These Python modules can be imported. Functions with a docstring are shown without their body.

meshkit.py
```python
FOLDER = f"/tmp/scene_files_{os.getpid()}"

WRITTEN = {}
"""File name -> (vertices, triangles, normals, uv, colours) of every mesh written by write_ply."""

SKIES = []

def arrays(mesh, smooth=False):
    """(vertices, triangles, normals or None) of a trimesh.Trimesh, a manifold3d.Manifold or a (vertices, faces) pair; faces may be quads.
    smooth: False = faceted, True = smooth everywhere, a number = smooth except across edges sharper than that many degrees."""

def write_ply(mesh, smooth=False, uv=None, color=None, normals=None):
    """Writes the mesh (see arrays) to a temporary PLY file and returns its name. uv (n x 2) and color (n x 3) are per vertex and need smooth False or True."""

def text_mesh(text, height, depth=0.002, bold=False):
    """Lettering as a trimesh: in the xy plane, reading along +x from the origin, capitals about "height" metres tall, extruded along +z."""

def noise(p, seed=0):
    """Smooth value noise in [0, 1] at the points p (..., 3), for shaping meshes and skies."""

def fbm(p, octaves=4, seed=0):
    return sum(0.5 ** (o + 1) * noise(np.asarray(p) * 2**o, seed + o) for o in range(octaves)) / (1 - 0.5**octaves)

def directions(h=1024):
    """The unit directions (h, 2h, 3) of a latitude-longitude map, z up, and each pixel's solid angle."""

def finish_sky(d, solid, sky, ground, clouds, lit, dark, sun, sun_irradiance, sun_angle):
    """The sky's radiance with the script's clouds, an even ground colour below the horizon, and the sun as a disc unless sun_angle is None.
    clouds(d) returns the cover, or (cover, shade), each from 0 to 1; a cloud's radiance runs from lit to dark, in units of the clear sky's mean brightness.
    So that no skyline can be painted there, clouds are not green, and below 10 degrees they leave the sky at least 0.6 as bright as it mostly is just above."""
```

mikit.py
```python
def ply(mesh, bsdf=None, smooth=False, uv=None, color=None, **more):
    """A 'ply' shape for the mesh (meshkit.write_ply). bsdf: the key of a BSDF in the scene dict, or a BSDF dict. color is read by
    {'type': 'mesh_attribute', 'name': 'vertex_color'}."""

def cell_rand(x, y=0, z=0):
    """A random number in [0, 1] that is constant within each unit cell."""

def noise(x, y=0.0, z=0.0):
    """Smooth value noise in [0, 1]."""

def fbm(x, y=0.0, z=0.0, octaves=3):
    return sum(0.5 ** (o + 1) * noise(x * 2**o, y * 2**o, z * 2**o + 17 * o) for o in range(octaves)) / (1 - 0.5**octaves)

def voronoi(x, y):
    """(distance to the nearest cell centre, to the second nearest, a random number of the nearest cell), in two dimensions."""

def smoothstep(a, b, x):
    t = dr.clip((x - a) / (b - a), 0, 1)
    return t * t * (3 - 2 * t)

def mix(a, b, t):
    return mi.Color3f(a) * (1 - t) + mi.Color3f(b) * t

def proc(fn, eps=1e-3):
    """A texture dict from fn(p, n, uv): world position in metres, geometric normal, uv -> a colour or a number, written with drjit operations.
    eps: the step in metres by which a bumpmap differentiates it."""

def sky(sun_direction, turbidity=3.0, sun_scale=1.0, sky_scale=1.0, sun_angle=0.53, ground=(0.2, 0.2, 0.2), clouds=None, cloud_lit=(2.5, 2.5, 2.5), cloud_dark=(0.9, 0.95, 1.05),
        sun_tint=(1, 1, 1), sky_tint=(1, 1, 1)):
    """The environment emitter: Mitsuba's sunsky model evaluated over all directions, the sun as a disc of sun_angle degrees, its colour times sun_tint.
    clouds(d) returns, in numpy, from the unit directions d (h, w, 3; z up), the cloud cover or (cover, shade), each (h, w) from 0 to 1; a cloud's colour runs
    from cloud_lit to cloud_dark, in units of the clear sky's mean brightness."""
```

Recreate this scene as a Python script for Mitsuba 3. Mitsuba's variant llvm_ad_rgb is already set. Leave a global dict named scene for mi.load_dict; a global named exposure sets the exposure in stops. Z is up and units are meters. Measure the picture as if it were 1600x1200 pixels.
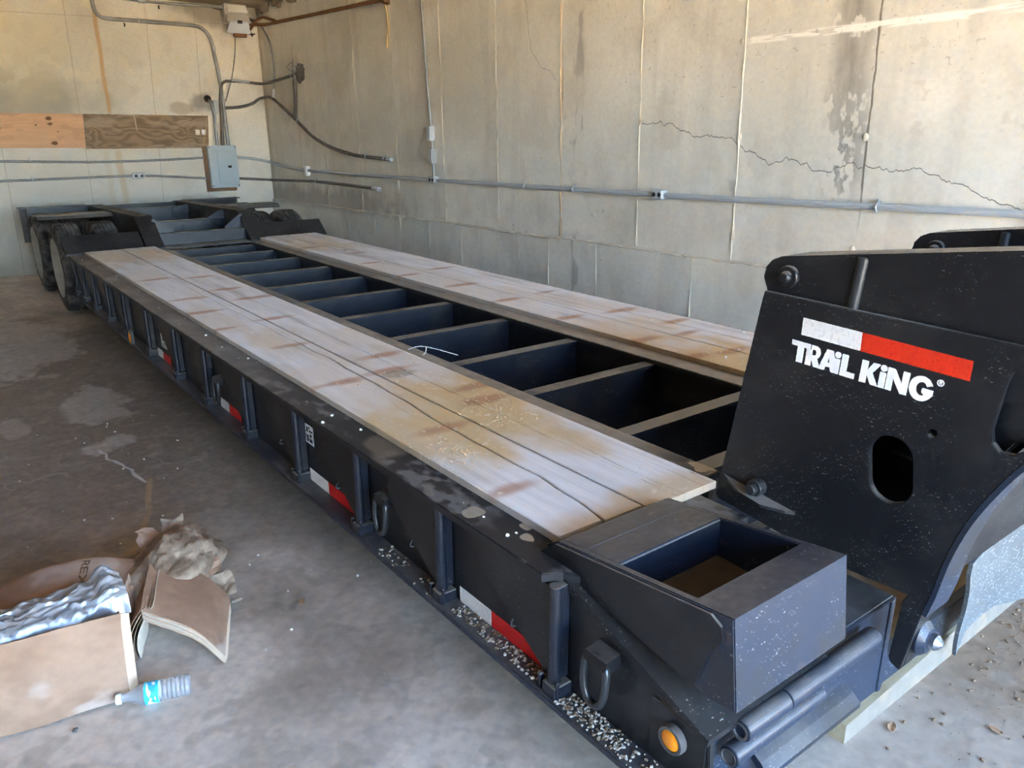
import math, random
import numpy as np, trimesh, drjit as dr, mitsuba as mi
import mikit, meshkit
from mikit import proc, noise, fbm, smoothstep, mix, cell_rand, voronoi
from shapely.geometry import Polygon, Point, LineString, box as sbox
from shapely.ops import unary_union
from shapely import affinity
random.seed(7); rng = np.random.default_rng(7)
scene, labels = {'type': 'scene'}, {}
T4 = mi.ScalarTransform4f

# ------------------------------------------------------------------ camera, sky, exposure
CAM = np.array([0.0, 0.0, 1.62])
_y, _p, _r = np.radians([37.18, 17.387, -0.579])
_f = np.array([math.sin(_y)*math.cos(_p), math.cos(_y)*math.cos(_p), -math.sin(_p)])
_rt = np.array([math.cos(_y), -math.sin(_y), 0.0]); _up = np.cross(_rt, _f)
_up2 = -math.sin(_r)*_rt + math.cos(_r)*_up
scene['camera'] = {'type': 'perspective', 'fov': math.degrees(2*math.atan(800/1213.6)), 'fov_axis': 'x', 'near_clip': 0.05, 'far_clip': 200.0,
                   'to_world': T4().look_at(origin=CAM.tolist(), target=(CAM+_f).tolist(), up=_up2.tolist())}
scene['sky'] = mikit.sky((0.30, 0.64, 0.66), turbidity=2.8, sun_scale=1.0, sky_scale=1.0, ground=(0.40, 0.33, 0.24))
exposure = 7.15

# ------------------------------------------------------------------ helpers
PITCH = math.radians(0.61)
_RT = np.array([[1, 0, 0], [0, math.cos(PITCH), -math.sin(PITCH)], [0, math.sin(PITCH), math.cos(PITCH)]])
_P0 = np.array([0, 1.3, 0])
def toW(v): return (np.asarray(v) - _P0) @ _RT.T + _P0
def tw(m):                                   # trailer frame (it noses down by 0.6 degrees) -> world
    return trimesh.Trimesh(toW(m.vertices), m.faces, process=False)

def tidy(k):
    if k not in scene: return k
    n = 1
    while f'{k}_{n:03d}' in scene: n += 1
    return f'{k}_{n:03d}'
def tag(k, label=None, cat=None, group=None, kind=None):
    labels[k] = {a: b for a, b in (('label', label), ('category', cat), ('group', group), ('kind', kind)) if b}
def add(k, m, mat, smooth=False, label=None, cat=None, group=None, kind=None, fr=None):
    k = tidy(k)
    if isinstance(m, (list, tuple)): m = cat_m(m)
    if fr is not None: m = fr(m)
    scene[k] = mikit.ply(m, mat, smooth)
    if label or cat or group or kind: tag(k, label, cat, group, kind)
    return k
def cat_m(ms): return trimesh.util.concatenate(list(ms))
def rbox(x0, x1, y0, y1, z0, z1, r=0.004):
    p = []
    r = min(r, abs(x1-x0)*.45, abs(y1-y0)*.45, abs(z1-z0)*.45)
    for x, sx in ((x0, 1), (x1, -1)):
        for y, sy in ((y0, 1), (y1, -1)):
            for z, sz in ((z0, 1), (z1, -1)):
                p += [(x, y+sy*r, z+sz*r), (x+sx*r, y, z+sz*r), (x+sx*r, y+sy*r, z)]
    return trimesh.convex.convex_hull(np.array(p))
def extrude(poly, axis, a0, a1):
    """poly in the plane normal to axis: 'x' -> (y,z), 'y' -> (x,z), 'z' -> (x,y); extruded from a0 to a1."""
    if not isinstance(poly, (Polygon,)) and not hasattr(poly, 'geoms'): poly = Polygon(poly)
    if not poly.is_valid: poly = poly.buffer(0)
    ms = [trimesh.creation.extrude_polygon(g, abs(a1-a0), engine='earcut') for g in getattr(poly, 'geoms', [poly])]
    m = cat_m(ms); v = m.vertices; a = v[:, 2] + min(a0, a1)
    if axis == 'x': w, fl = np.stack([a, v[:, 0], v[:, 1]], 1), False
    elif axis == 'y': w, fl = np.stack([v[:, 0], a, v[:, 1]], 1), True
    else: w, fl = np.stack([v[:, 0], v[:, 1], a], 1), False
    return trimesh.Trimesh(w, m.faces[:, ::-1] if fl else m.faces, process=False)
def bev(poly, axis, a0, a1, c=0.003):
    """extrusion with stepped (chamfer-like) edges so that the edges catch the light"""
    if not isinstance(poly, Polygon): poly = Polygon(poly)
    s = 1 if a1 > a0 else -1
    inner = poly.buffer(-c)
    return cat_m([extrude(inner, axis, a0, a1), extrude(poly, axis, a0+s*c, a1-s*c)])
def smooth_path(pts, n=6, closed=False):
    P = np.array(pts, float); out = []
    N = len(P)
    rngi = range(N if closed else N-1)
    for i in rngi:
        p1, p2 = P[i], P[(i+1) % N]
        p0 = P[i-1] if (i > 0 or closed) else 2*p1-p2
        p3 = P[(i+2) % N] if (i+2 < N or closed) else 2*p2-p1
        for t in np.linspace(0, 1, n, endpoint=False):
            out.append(0.5*((2*p1)+(-p0+p2)*t+(2*p0-5*p1+4*p2-p3)*t*t+(-p0+3*p1-3*p2+p3)*t**3))
    if not closed: out.append(P[-1])
    return np.array(out)
def fillet(pts, r=0.1, n=7):
    P = [np.array(p, float) for p in pts]; out = [P[0]]
    for i in range(1, len(P)-1):
        a, b = P[i-1]-P[i], P[i+1]-P[i]
        d = min(r, np.linalg.norm(a)*.48, np.linalg.norm(b)*.48)
        s, e = P[i]+a/np.linalg.norm(a)*d, P[i]+b/np.linalg.norm(b)*d
        for t in np.linspace(0, 1, n): out.append((1-t)**2*s+2*t*(1-t)*P[i]+t*t*e)
    out.append(P[-1]); return np.array(out)
def tube(path, r, n=10, closed=False, cap=True):
    P = np.asarray(path, float); N = len(P)
    keep = [0]+[i for i in range(1, N) if np.linalg.norm(P[i]-P[i-1]) > 1e-7]; P = P[keep]; N = len(P)
    R = np.full(N, r) if np.isscalar(r) else np.asarray(r)[keep]
    tg = np.gradient(P, axis=0) if not closed else np.roll(P, -1, 0)-np.roll(P, 1, 0)
    tg /= np.linalg.norm(tg, axis=1, keepdims=True)
    u = np.cross(tg[0], [0.3, 0.2, 0.93]); u /= np.linalg.norm(u); V = []
    for i in range(N):
        u = u-tg[i]*(u@tg[i]); u /= np.linalg.norm(u); w = np.cross(tg[i], u)
        a = np.arange(n)/n*2*np.pi
        V.append(P[i]+R[i]*(np.cos(a)[:, None]*u+np.sin(a)[:, None]*w))
    V = np.concatenate(V); F = []
    for i in range(N if closed else N-1):
        j = (i+1) % N
        for k in range(n):
            a, b, c, d = i*n+k, i*n+(k+1) % n, j*n+(k+1) % n, j*n+k
            F += [(a, b, c), (a, c, d)]
    if cap and not closed:
        V = np.vstack([V, P[0], P[-1]])
        for k in range(n): F += [(len(V)-2, (k+1) % n, k), (len(V)-1, (N-1)*n+k, (N-1)*n+(k+1) % n)]
    return trimesh.Trimesh(V, F, process=False)
def cyl(p0, p1, r, n=20, c=0.003):
    p0, p1 = np.array(p0, float), np.array(p1, float); d = (p1-p0)/np.linalg.norm(p1-p0)
    return tube([p0, p0+d*c*.01, p0+d*c, p1-d*c, p1-d*c*.01, p1], [r-c, r-c, r, r, r-c, r-c], n)
def lathe_x(prof, x0, y0, z0, n=48):
    """profile of (x, r) turned about the x axis"""
    N = len(prof); a = np.arange(n)/n*2*np.pi; V = []; F = []
    for x, r in prof: V.append(np.stack([np.full(n, x0+x), y0+r*np.cos(a), z0+r*np.sin(a)], 1))
    for i in range(N-1):
        for k in range(n):
            p, q, s, t = i*n+k, i*n+(k+1) % n, (i+1)*n+(k+1) % n, (i+1)*n+k
            F += [(p, q, s), (p, s, t)]
    return trimesh.Trimesh(np.concatenate(V), F, process=False)
def grid(nx, ny, fn, thick=0.0):
    """sheet of nx x ny points P = fn(s, t); with thickness it is closed on all sides"""
    s, t = np.meshgrid(np.linspace(0, 1, nx), np.linspace(0, 1, ny), indexing='ij')
    P = fn(s, t); V = P.reshape(-1, 3); F = []
    for i in range(nx-1):
        for j in range(ny-1):
            a, b, c, d = i*ny+j, (i+1)*ny+j, (i+1)*ny+j+1, i*ny+j+1
            F += [(a, b, c), (a, c, d)]
    m = trimesh.Trimesh(V, F, process=False)
    if thick:
        nrm = m.vertex_normals; n = len(V); V2 = np.vstack([V, V-nrm*thick]); F2 = list(F)+[(c+n, b+n, a+n) for a, b, c in F]
        rim = [i*ny for i in range(nx)]+[(nx-1)*ny+j for j in range(1, ny)]+[i*ny+ny-1 for i in range(nx-2, -1, -1)]+[j for j in range(ny-2, 0, -1)]
        for a, b in zip(rim, rim[1:]+rim[:1]): F2 += [(b, a, a+n), (b, a+n, b+n)]
        m = trimesh.Trimesh(V2, F2, process=False)
    return m
def crumbs(pts, sizes, seed=1):
    r = np.random.default_rng(seed); base = trimesh.creation.icosahedron(); out = []
    for p, s in zip(pts, sizes):
        v = base.vertices*(0.75+0.5*r.random((12, 1)))*s*np.array([1, .8+.4*r.random(), .7])
        out.append(trimesh.Trimesh(v+p, base.faces, process=False))
    return cat_m(out)

# ------------------------------------------------------------------ materials
def rgb(*c): return {'type': 'rgb', 'value': list(c)}
def mat(k, base, rough=.5, metal=0.0, spec=0.5, two=True, bump=None, bscale=1.0, **kw):
    b = {'type': 'principled', 'base_color': base if isinstance(base, dict) else rgb(*base), 'roughness': rough, 'metallic': metal, 'specular': spec, **kw}
    if bump is not None: b = {'type': 'bumpmap', 'arbitrary': bump, 'scale': bscale, 'bsdf': b}
    scene[k] = {'type': 'twosided', 'bsdf': b} if two else b
def seg_dist(a, b, pts):
    """distance in the (a, b) plane to a polyline"""
    best = mi.Float(1e9)
    for (x0, y0), (x1, y1) in zip(pts[:-1], pts[1:]):
        dx, dy = x1-x0, y1-y0
        t = dr.clip(((a-x0)*dx+(b-y0)*dy)/(dx*dx+dy*dy), 0, 1)
        best = dr.minimum(best, dr.sqrt(dr.square(a-x0-t*dx)+dr.square(b-y0-t*dy)))
    return best
def blob(a, b, ca, cb, ra, rb, soft=.5, wob=0.0):
    d = dr.sqrt(dr.square((a-ca)/ra)+dr.square((b-cb)/rb))+wob
    return 1-smoothstep(1-soft, 1+soft, d)

def conc_common(a, b, seed):
    big = fbm(a*.9+seed, b*.9, seed, 4); mid = fbm(a*4+seed, b*3, seed+5, 4); fine = fbm(a*45, b*45, seed, 3)
    c = mix((.54, .515, .445), (.65, .625, .555), smoothstep(.3, .7, big))
    c = mix(c, mi.Color3f(.48, .44, .37), smoothstep(.52, .75, mid)*.45)
    c = mix(c, mi.Color3f(.68, .635, .55), smoothstep(.60, .78, fbm(a*2.2+9, b*2.2, seed+2, 4))*.5)
    return c*(.93+.14*fine), big, mid, fine
CRACK = [(4.32, 1.73), (4.1, 1.735), (3.94, 1.70), (3.86, 1.66), (3.71, 1.65), (3.6, 1.63), (3.43, 1.60), (3.3, 1.53), (3.17, 1.46), (3.05, 1.49), (2.96, 1.49), (2.85, 1.44), (2.71, 1.42), (2.6, 1.455), (2.53, 1.45), (2.4, 1.44), (2.17, 1.43), (2.05, 1.39), (1.96, 1.37), (1.86, 1.34), (1.79, 1.31), (1.63, 1.25), (1.3, 1.2)]
CRACK2 = [(5.70, 2.76), (5.66, 2.5), (5.63, 2.35), (5.5, 2.22), (5.37, 2.18), (5.3, 2.1)]
def wall_right_col(p, n, uv):
    y, z = p.y, p.z
    c, big, mid, fine = conc_common(y, z, 3.0)
    streaks = fbm(y*7, z*.5, 2, 4)
    c = mix(c, mi.Color3f(.43, .40, .345), smoothstep(.54, .72, streaks)*.25)
    wob = (fbm(y*9, z*5, 4, 4)-.5)
    # dark peeled patch by the joint at y = 2.6
    core = 1-smoothstep(.03, .19, dr.abs(y-2.655-.02*(z-1.8))+wob*.10)
    patch = core*smoothstep(1.18, 1.4, z+wob*.3)*smoothstep(.47, .53, fbm(y*11, z*4.5, 8, 4)*.6+.4*fbm(y*34, z*20, 18, 4)+.06*smoothstep(1.3, 2.2, z)*core+.045)*(.55+.7*fbm(y*26, z*9, 28, 3))
    c = mix(c, mi.Color3f(.19, .175, .15), patch*.72)
    dk = (1-smoothstep(.003, .009, dr.abs(y-2.508-.012*(z-1.6)+wob*.035)))*smoothstep(1.2, 1.6, z+.2)
    c = mix(c, mi.Color3f(.13, .10, .075), dk*.85)
    patch2 = (1-smoothstep(.01, .06, dr.abs(y-5.0)+wob*.2))*smoothstep(.46, .6, fbm(y*12, z*4, 12, 4))
    c = mix(c, mi.Color3f(.24, .22, .2), patch2*.5)
    # damp band low by the far corner
    damp = smoothstep(7.6, 8.8, y+wob*1.6)*(1-smoothstep(.95, 1.12, z+wob*.25))*smoothstep(.7, .84, z)
    c = mix(c, mi.Color3f(.27, .25, .22), damp*.6)
    c = mix(c, mi.Color3f(.30, .24, .16), (1-smoothstep(.02, .22, 11.95-y+wob*.1))*.55)
    # rust runs along two joints
    rust = (1-smoothstep(.006, .03, dr.abs(y-5.225+wob*.03)))*.6 + (1-smoothstep(.005, .02, dr.abs(y-8.12)))*smoothstep(2.5, 2.7, z)*.5
    c = mix(c, mi.Color3f(.42, .27, .13), rust*smoothstep(.35, .6, fbm(y*3, z*2, 5, 3)))
    # whitish level streak
    st = (1-smoothstep(.012, .028, dr.abs(z-2.22+wob*.012)))*(1-smoothstep(3.35, 3.46, y+wob*.1))*smoothstep(.3, .45, fbm(y*6, z*60, 3, 3))
    c = mix(c, mi.Color3f(.80, .77, .70), st*.85)
    jg = .03*(noise(y*26, 3, 1)-.5)+.012*(noise(y*70, 5, 1)-.5)
    d = dr.minimum(seg_dist(y+.012*wob, z+.03*wob+jg, CRACK), seg_dist(y, z+.03*wob, CRACK2)+.001)
    c = mix(c, mi.Color3f(.12, .10, .08), (1-smoothstep(.0012, .0045, d))*.85)
    pits = smoothstep(.90, .95, noise(y*55, z*55, 7))*smoothstep(.45, .6, fbm(y*1.3, z*1.3, 1, 2))
    c = mix(c, mi.Color3f(.30, .27, .23), pits*.5)
    # rough, chalky upper right region
    sp = smoothstep(.60, .72, fbm(y*9, z*9, 21, 3)*.6+fbm(y*42, z*42, 5, 3)*.4)*(1-smoothstep(2.2, 2.6, y))*smoothstep(1.5, 1.7, z)
    return mix(c, mi.Color3f(.46, .42, .34), sp*.4)
def wall_bump(p, n, uv):
    a = p.x+p.y
    return .0025*fbm(a*22, p.z*22, 1, 4)+.004*fbm(a*4, p.z*4, 2, 2)
def wall_back_col(p, n, uv):
    x, z = p.x, p.z
    c, big, mid, fine = conc_common(x, z, 8.0)
    wob = fbm(x*5, z*5, 3, 4)-.5
    c = mix(c, mi.Color3f(.62, .60, .55), (1-smoothstep(1.45, 1.6, z+wob*.2))*.45)
    c = mix(c, mi.Color3f(.33, .31, .25), blob(x, z, 1.5, 2.15, .75, .32, .5, wob)*.7)
    c = mix(c, mi.Color3f(.60, .53, .36), blob(x, z, 1.35, 2.75, .6, .5, .5, wob)*.45)
    c = mix(c, mi.Color3f(.62, .57, .45), smoothstep(.60, .68, fbm(x*6, z*6, 9, 4))*smoothstep(2.2, 2.5, z)*.6)
    run = (1-smoothstep(.012, .035, dr.abs(x-2.385+wob*.03)))*smoothstep(1.98, 2.05, z)*(1-smoothstep(3.2, 3.4, z))
    c = mix(c, mi.Color3f(.50, .31, .12), run*.75)
    run2 = ((1-smoothstep(.02, .06, dr.abs(x-2.42+wob*.05)))*.6+(1-smoothstep(.02, .05, dr.abs(x-2.27+wob*.05)))*.35)*(1-smoothstep(1.5, 1.6, z))
    c = mix(c, mi.Color3f(.50, .40, .25), run2)
    for jx in (1.09, 2.03, 2.96, 3.59):
        j = 1-smoothstep(.003, .009, dr.abs(x-jx-.04*(z-2)*(1 if jx > 2.5 else .3)+wob*.01))
        c = mix(c, mi.Color3f(.30, .27, .22), j*.42)
    c = mix(c, mi.Color3f(.24, .23, .20), blob(x, z, 3.60, 2.19, .17, .15, .3, wob*1.1)*.75)
    c = mix(c, mi.Color3f(.36, .30, .22), blob(x, z, 3.33, 2.1, .16, .07, .3, wob*1.2)*.6)
    hz = 1-smoothstep(.003, .008, dr.abs(z-3.21-.02*(x-3)))
    c = mix(c, mi.Color3f(.26, .23, .19), hz*.35)
    c = mix(c, mi.Color3f(.20, .18, .15), blob(x, z, 3.95, 3.42, .75, .2, .5, wob)*.75)
    c = mix(c, mi.Color3f(.32, .28, .2), (1-smoothstep(.0, .35, z+wob*.3))*.6)
    return c
def floor_col(p, n, uv):
    x, y = p.x, p.y
    big = fbm(x*.8+3, y*.8, 2, 4); mid = fbm(x*3, y*3, 4, 4); fine = fbm(x*40, y*40, 1, 3); wob = fbm(x*2.5, y*2.5, 9, 4)-.5
    c = mix((.43, .365, .31), (.56, .485, .415), smoothstep(.3, .7, big))
    c = mix(c, mi.Color3f(.36, .30, .245), smoothstep(.5, .72, mid)*.45)
    # dark wet, oily ground along the trailer and behind it
    oil = smoothstep(2.3, 3.9, y+wob*2.6+.5*smoothstep(.3, 1.1, x))*(1-smoothstep(8.2, 9.4, y-wob*2))
    c = mix(c, mi.Color3f(.125, .098, .072), oil*.72)
    c = mix(c, mi.Color3f(.40, .27, .15), blob(x, y, .35, 8.8, .8, .8, .6, wob*1.4)*.35)
    # pale dried puddle marks
    for cx, cy, rx, ry, k in ((.74, 5.42, .17, .38, .6), (.48, 7.9, .36, 1.3, .55), (.1, 7.2, .3, 1.2, .5), (.72, 4.68, .10, .12, .6), (.57, 4.62, .09, .13, .65), (.25, 5.3, .08, .2, .35), (.85, 3.3, .16, .2, .18)):
        c = mix(c, mi.Color3f(.47, .43, .385), blob(x, y, cx, cy, rx, ry, .22, wob*1.5+(fbm(x*14, y*9, 5, 3)-.5)*.9)*k)
    sq = 1-smoothstep(.004, .011, seg_dist(x+.02*(noise(x*22, y*22, 2)-.5), y+.10*(noise(x*24, y*16, 7)-.5), [(.60, 4.62), (.61, 4.45), (.645, 4.28), (.67, 4.15), (.70, 3.98)]))
    c = mix(c, mi.Color3f(.56, .55, .55), sq*.75)
    tr = 1-smoothstep(.008, .02, seg_dist(x+wob*.05, y+wob*.1, [(.30, 2.98), (.50, 3.3), (.62, 3.6), (.72, 4.0)]))
    c = mix(c, mi.Color3f(.42, .30, .15), tr*.6)
    pale = (1-smoothstep(.0, .012, dr.abs(fbm(x*3.1, y*3.1, 33, 3)-.5)))*(1-smoothstep(.0, 1.2, dr.abs(y-4.5)))
    c = mix(c, mi.Color3f(.5, .48, .45), pale*.2)
    c = mix(c, mi.Color3f(.31, .25, .20), blob(x, y, 2.3, .72, 1.1, .55, .6, wob)*.7)
    dirt = blob(x, y, 2.85, .72, .75, .35, .5, wob*1.8)
    c = mix(c, mi.Color3f(.22, .155, .105), dirt*.85)
    c = mix(c, mi.Color3f(.30, .26, .21), smoothstep(.55, .7, fbm(x*13, y*13, 17, 3))*.35)
    return c*(.82+.36*fine)
def floor_bump(p, n, uv): return .0015*fbm(p.x*30, p.y*30, 1, 3)+.003*fbm(p.x*5, p.y*5, 3, 3)
mat('m_wall_right', proc(wall_right_col), .9, spec=.2, bump=proc(wall_bump, 2e-3))
mat('m_wall_back', proc(wall_back_col), .9, spec=.2, bump=proc(wall_bump, 2e-3))
mat('m_floor', proc(floor_col), .62, spec=.35, bump=proc(floor_bump, 2e-3))
mat('m_ceiling', proc(lambda p, n, uv: mix((.20, .165, .12), (.36, .31, .25), smoothstep(.35, .65, fbm(p.x*1.2, p.y*1.2, 3, 4)))), .9, spec=.2)  # brown stains; the scant light up there is also darkened into the colour
mat('m_plain_wall', (.42, .38, .31), .9, spec=.2)
mat('m_outside', (.52, .43, .30), .95, spec=.1)
mat('m_seam', proc(lambda p, n, uv: mix((.44, .39, .31), (.62, .57, .48), fbm((p.x+p.y)*20, p.z*9, 2, 3))), .9, spec=.2)
mat('m_seam_rust', proc(lambda p, n, uv: mix((.40, .27, .14), (.60, .50, .36), fbm((p.x+p.y)*20, p.z*5, 2, 3))), .9, spec=.2)
mat('m_hole', (.035, .03, .025), .95, spec=.1)

def paint_fn(dust, speck, tint=(.0065, .0078, .0105), rustk=0.0):
    def f(p, n, uv):
        x, y, z = p.x, p.y, p.z
        a = fbm(x*6, y*6, z*6, 4); g = fbm(x*60, y*60, z*60, 2)
        up = smoothstep(.35, .9, n.z)
        c = mix(tint, (.017, .018, .0195), smoothstep(.45, .8, a))
        sp = smoothstep(.84, .92, noise(x*240, y*240, z*240))*smoothstep(.42, .62, fbm(x*9, y*9, z*9+4, 3))
        c = mix(c, mi.Color3f(.30, .30, .29), sp*speck)
        lay = dr.clip(up*dust*(.35+1.1*smoothstep(.3, .62, fbm(x*3+7, y*3, z*3, 4)))*(.7+.6*g), 0, 1)
        c = mix(c, mi.Color3f(.15, .145, .135), lay)
        if rustk:
            c = mix(c, mi.Color3f(.16, .085, .045), smoothstep(.66, .78, fbm(x*17+3, y*17, z*17, 3))*rustk)
        return c
    return f
mat('m_paint', proc(paint_fn(.62, .25)), .40, spec=.5)
mat('m_paint_sky_tint', proc(paint_fn(1.2, .3, (.0055, .0095, .019))), .38, spec=.6)  # black paint with the blue of the reflected sky mixed into its colour
def deck_fn(p, n, uv):
    x, y, z = p.x, p.y, p.z
    a = fbm(x*7, y*5, 3, 4); b = fbm(x*24, y*16, 8, 3); far = smoothstep(2.2, 4.2, y+1.5*(fbm(x*2, y*1.2, 4, 3)-.5))
    up = smoothstep(.35, .9, n.z)
    near = mix((.016, .019, .023), (.105, .11, .115), smoothstep(.48, .66, b)*smoothstep(.35, .6, a))
    near = mix(near, mi.Color3f(.16, .135, .10), smoothstep(.56, .66, fbm(x*5+4, y*3, 9, 3))*.55)
    near = mix(near, mi.Color3f(.42, .37, .29), smoothstep(.70, .73, fbm(x*14, y*10, 31, 2))*smoothstep(.9, 1.5, 3.0-y)*.8)
    grey = mix((.125, .125, .12), (.185, .18, .168), smoothstep(.3, .7, a))*(.85+.3*b)
    grey = mix(grey, mi.Color3f(.25, .225, .19)*(.75+.5*b), smoothstep(1.75, 1.85, x)*(1-smoothstep(2.9, 3.0, x))*(.4+.6*(1-smoothstep(3.5, 5, y))))
    far = dr.maximum(far, smoothstep(1.75, 1.85, x)*smoothstep(1.5, 1.9, y))
    c = mix(near, grey, far)
    return mix(mi.Color3f(.010, .012, .015), c, up)
mat('m_paint_deck', proc(deck_fn), .5, spec=.5)
mat('m_paint_worn_sky_tint', proc(paint_fn(.40, .75, (.0105, .0185, .036), .12)), .40, spec=.55)  # worn, rust-specked black paint; blue skylight is put into the tint
mat('m_paint_new', proc(paint_fn(.85, .30)), .38, spec=.5, bump=proc(lambda p, n, uv: .0016*fbm(p.x*70, p.y*70, p.z*70, 2), 1.5e-3))
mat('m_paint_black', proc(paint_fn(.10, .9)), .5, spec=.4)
mat('m_paint_pin', (.05, .055, .06), .33, .6)
mat('m_steel_bolt', (.45, .50, .58), .28, 1.0)

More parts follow.
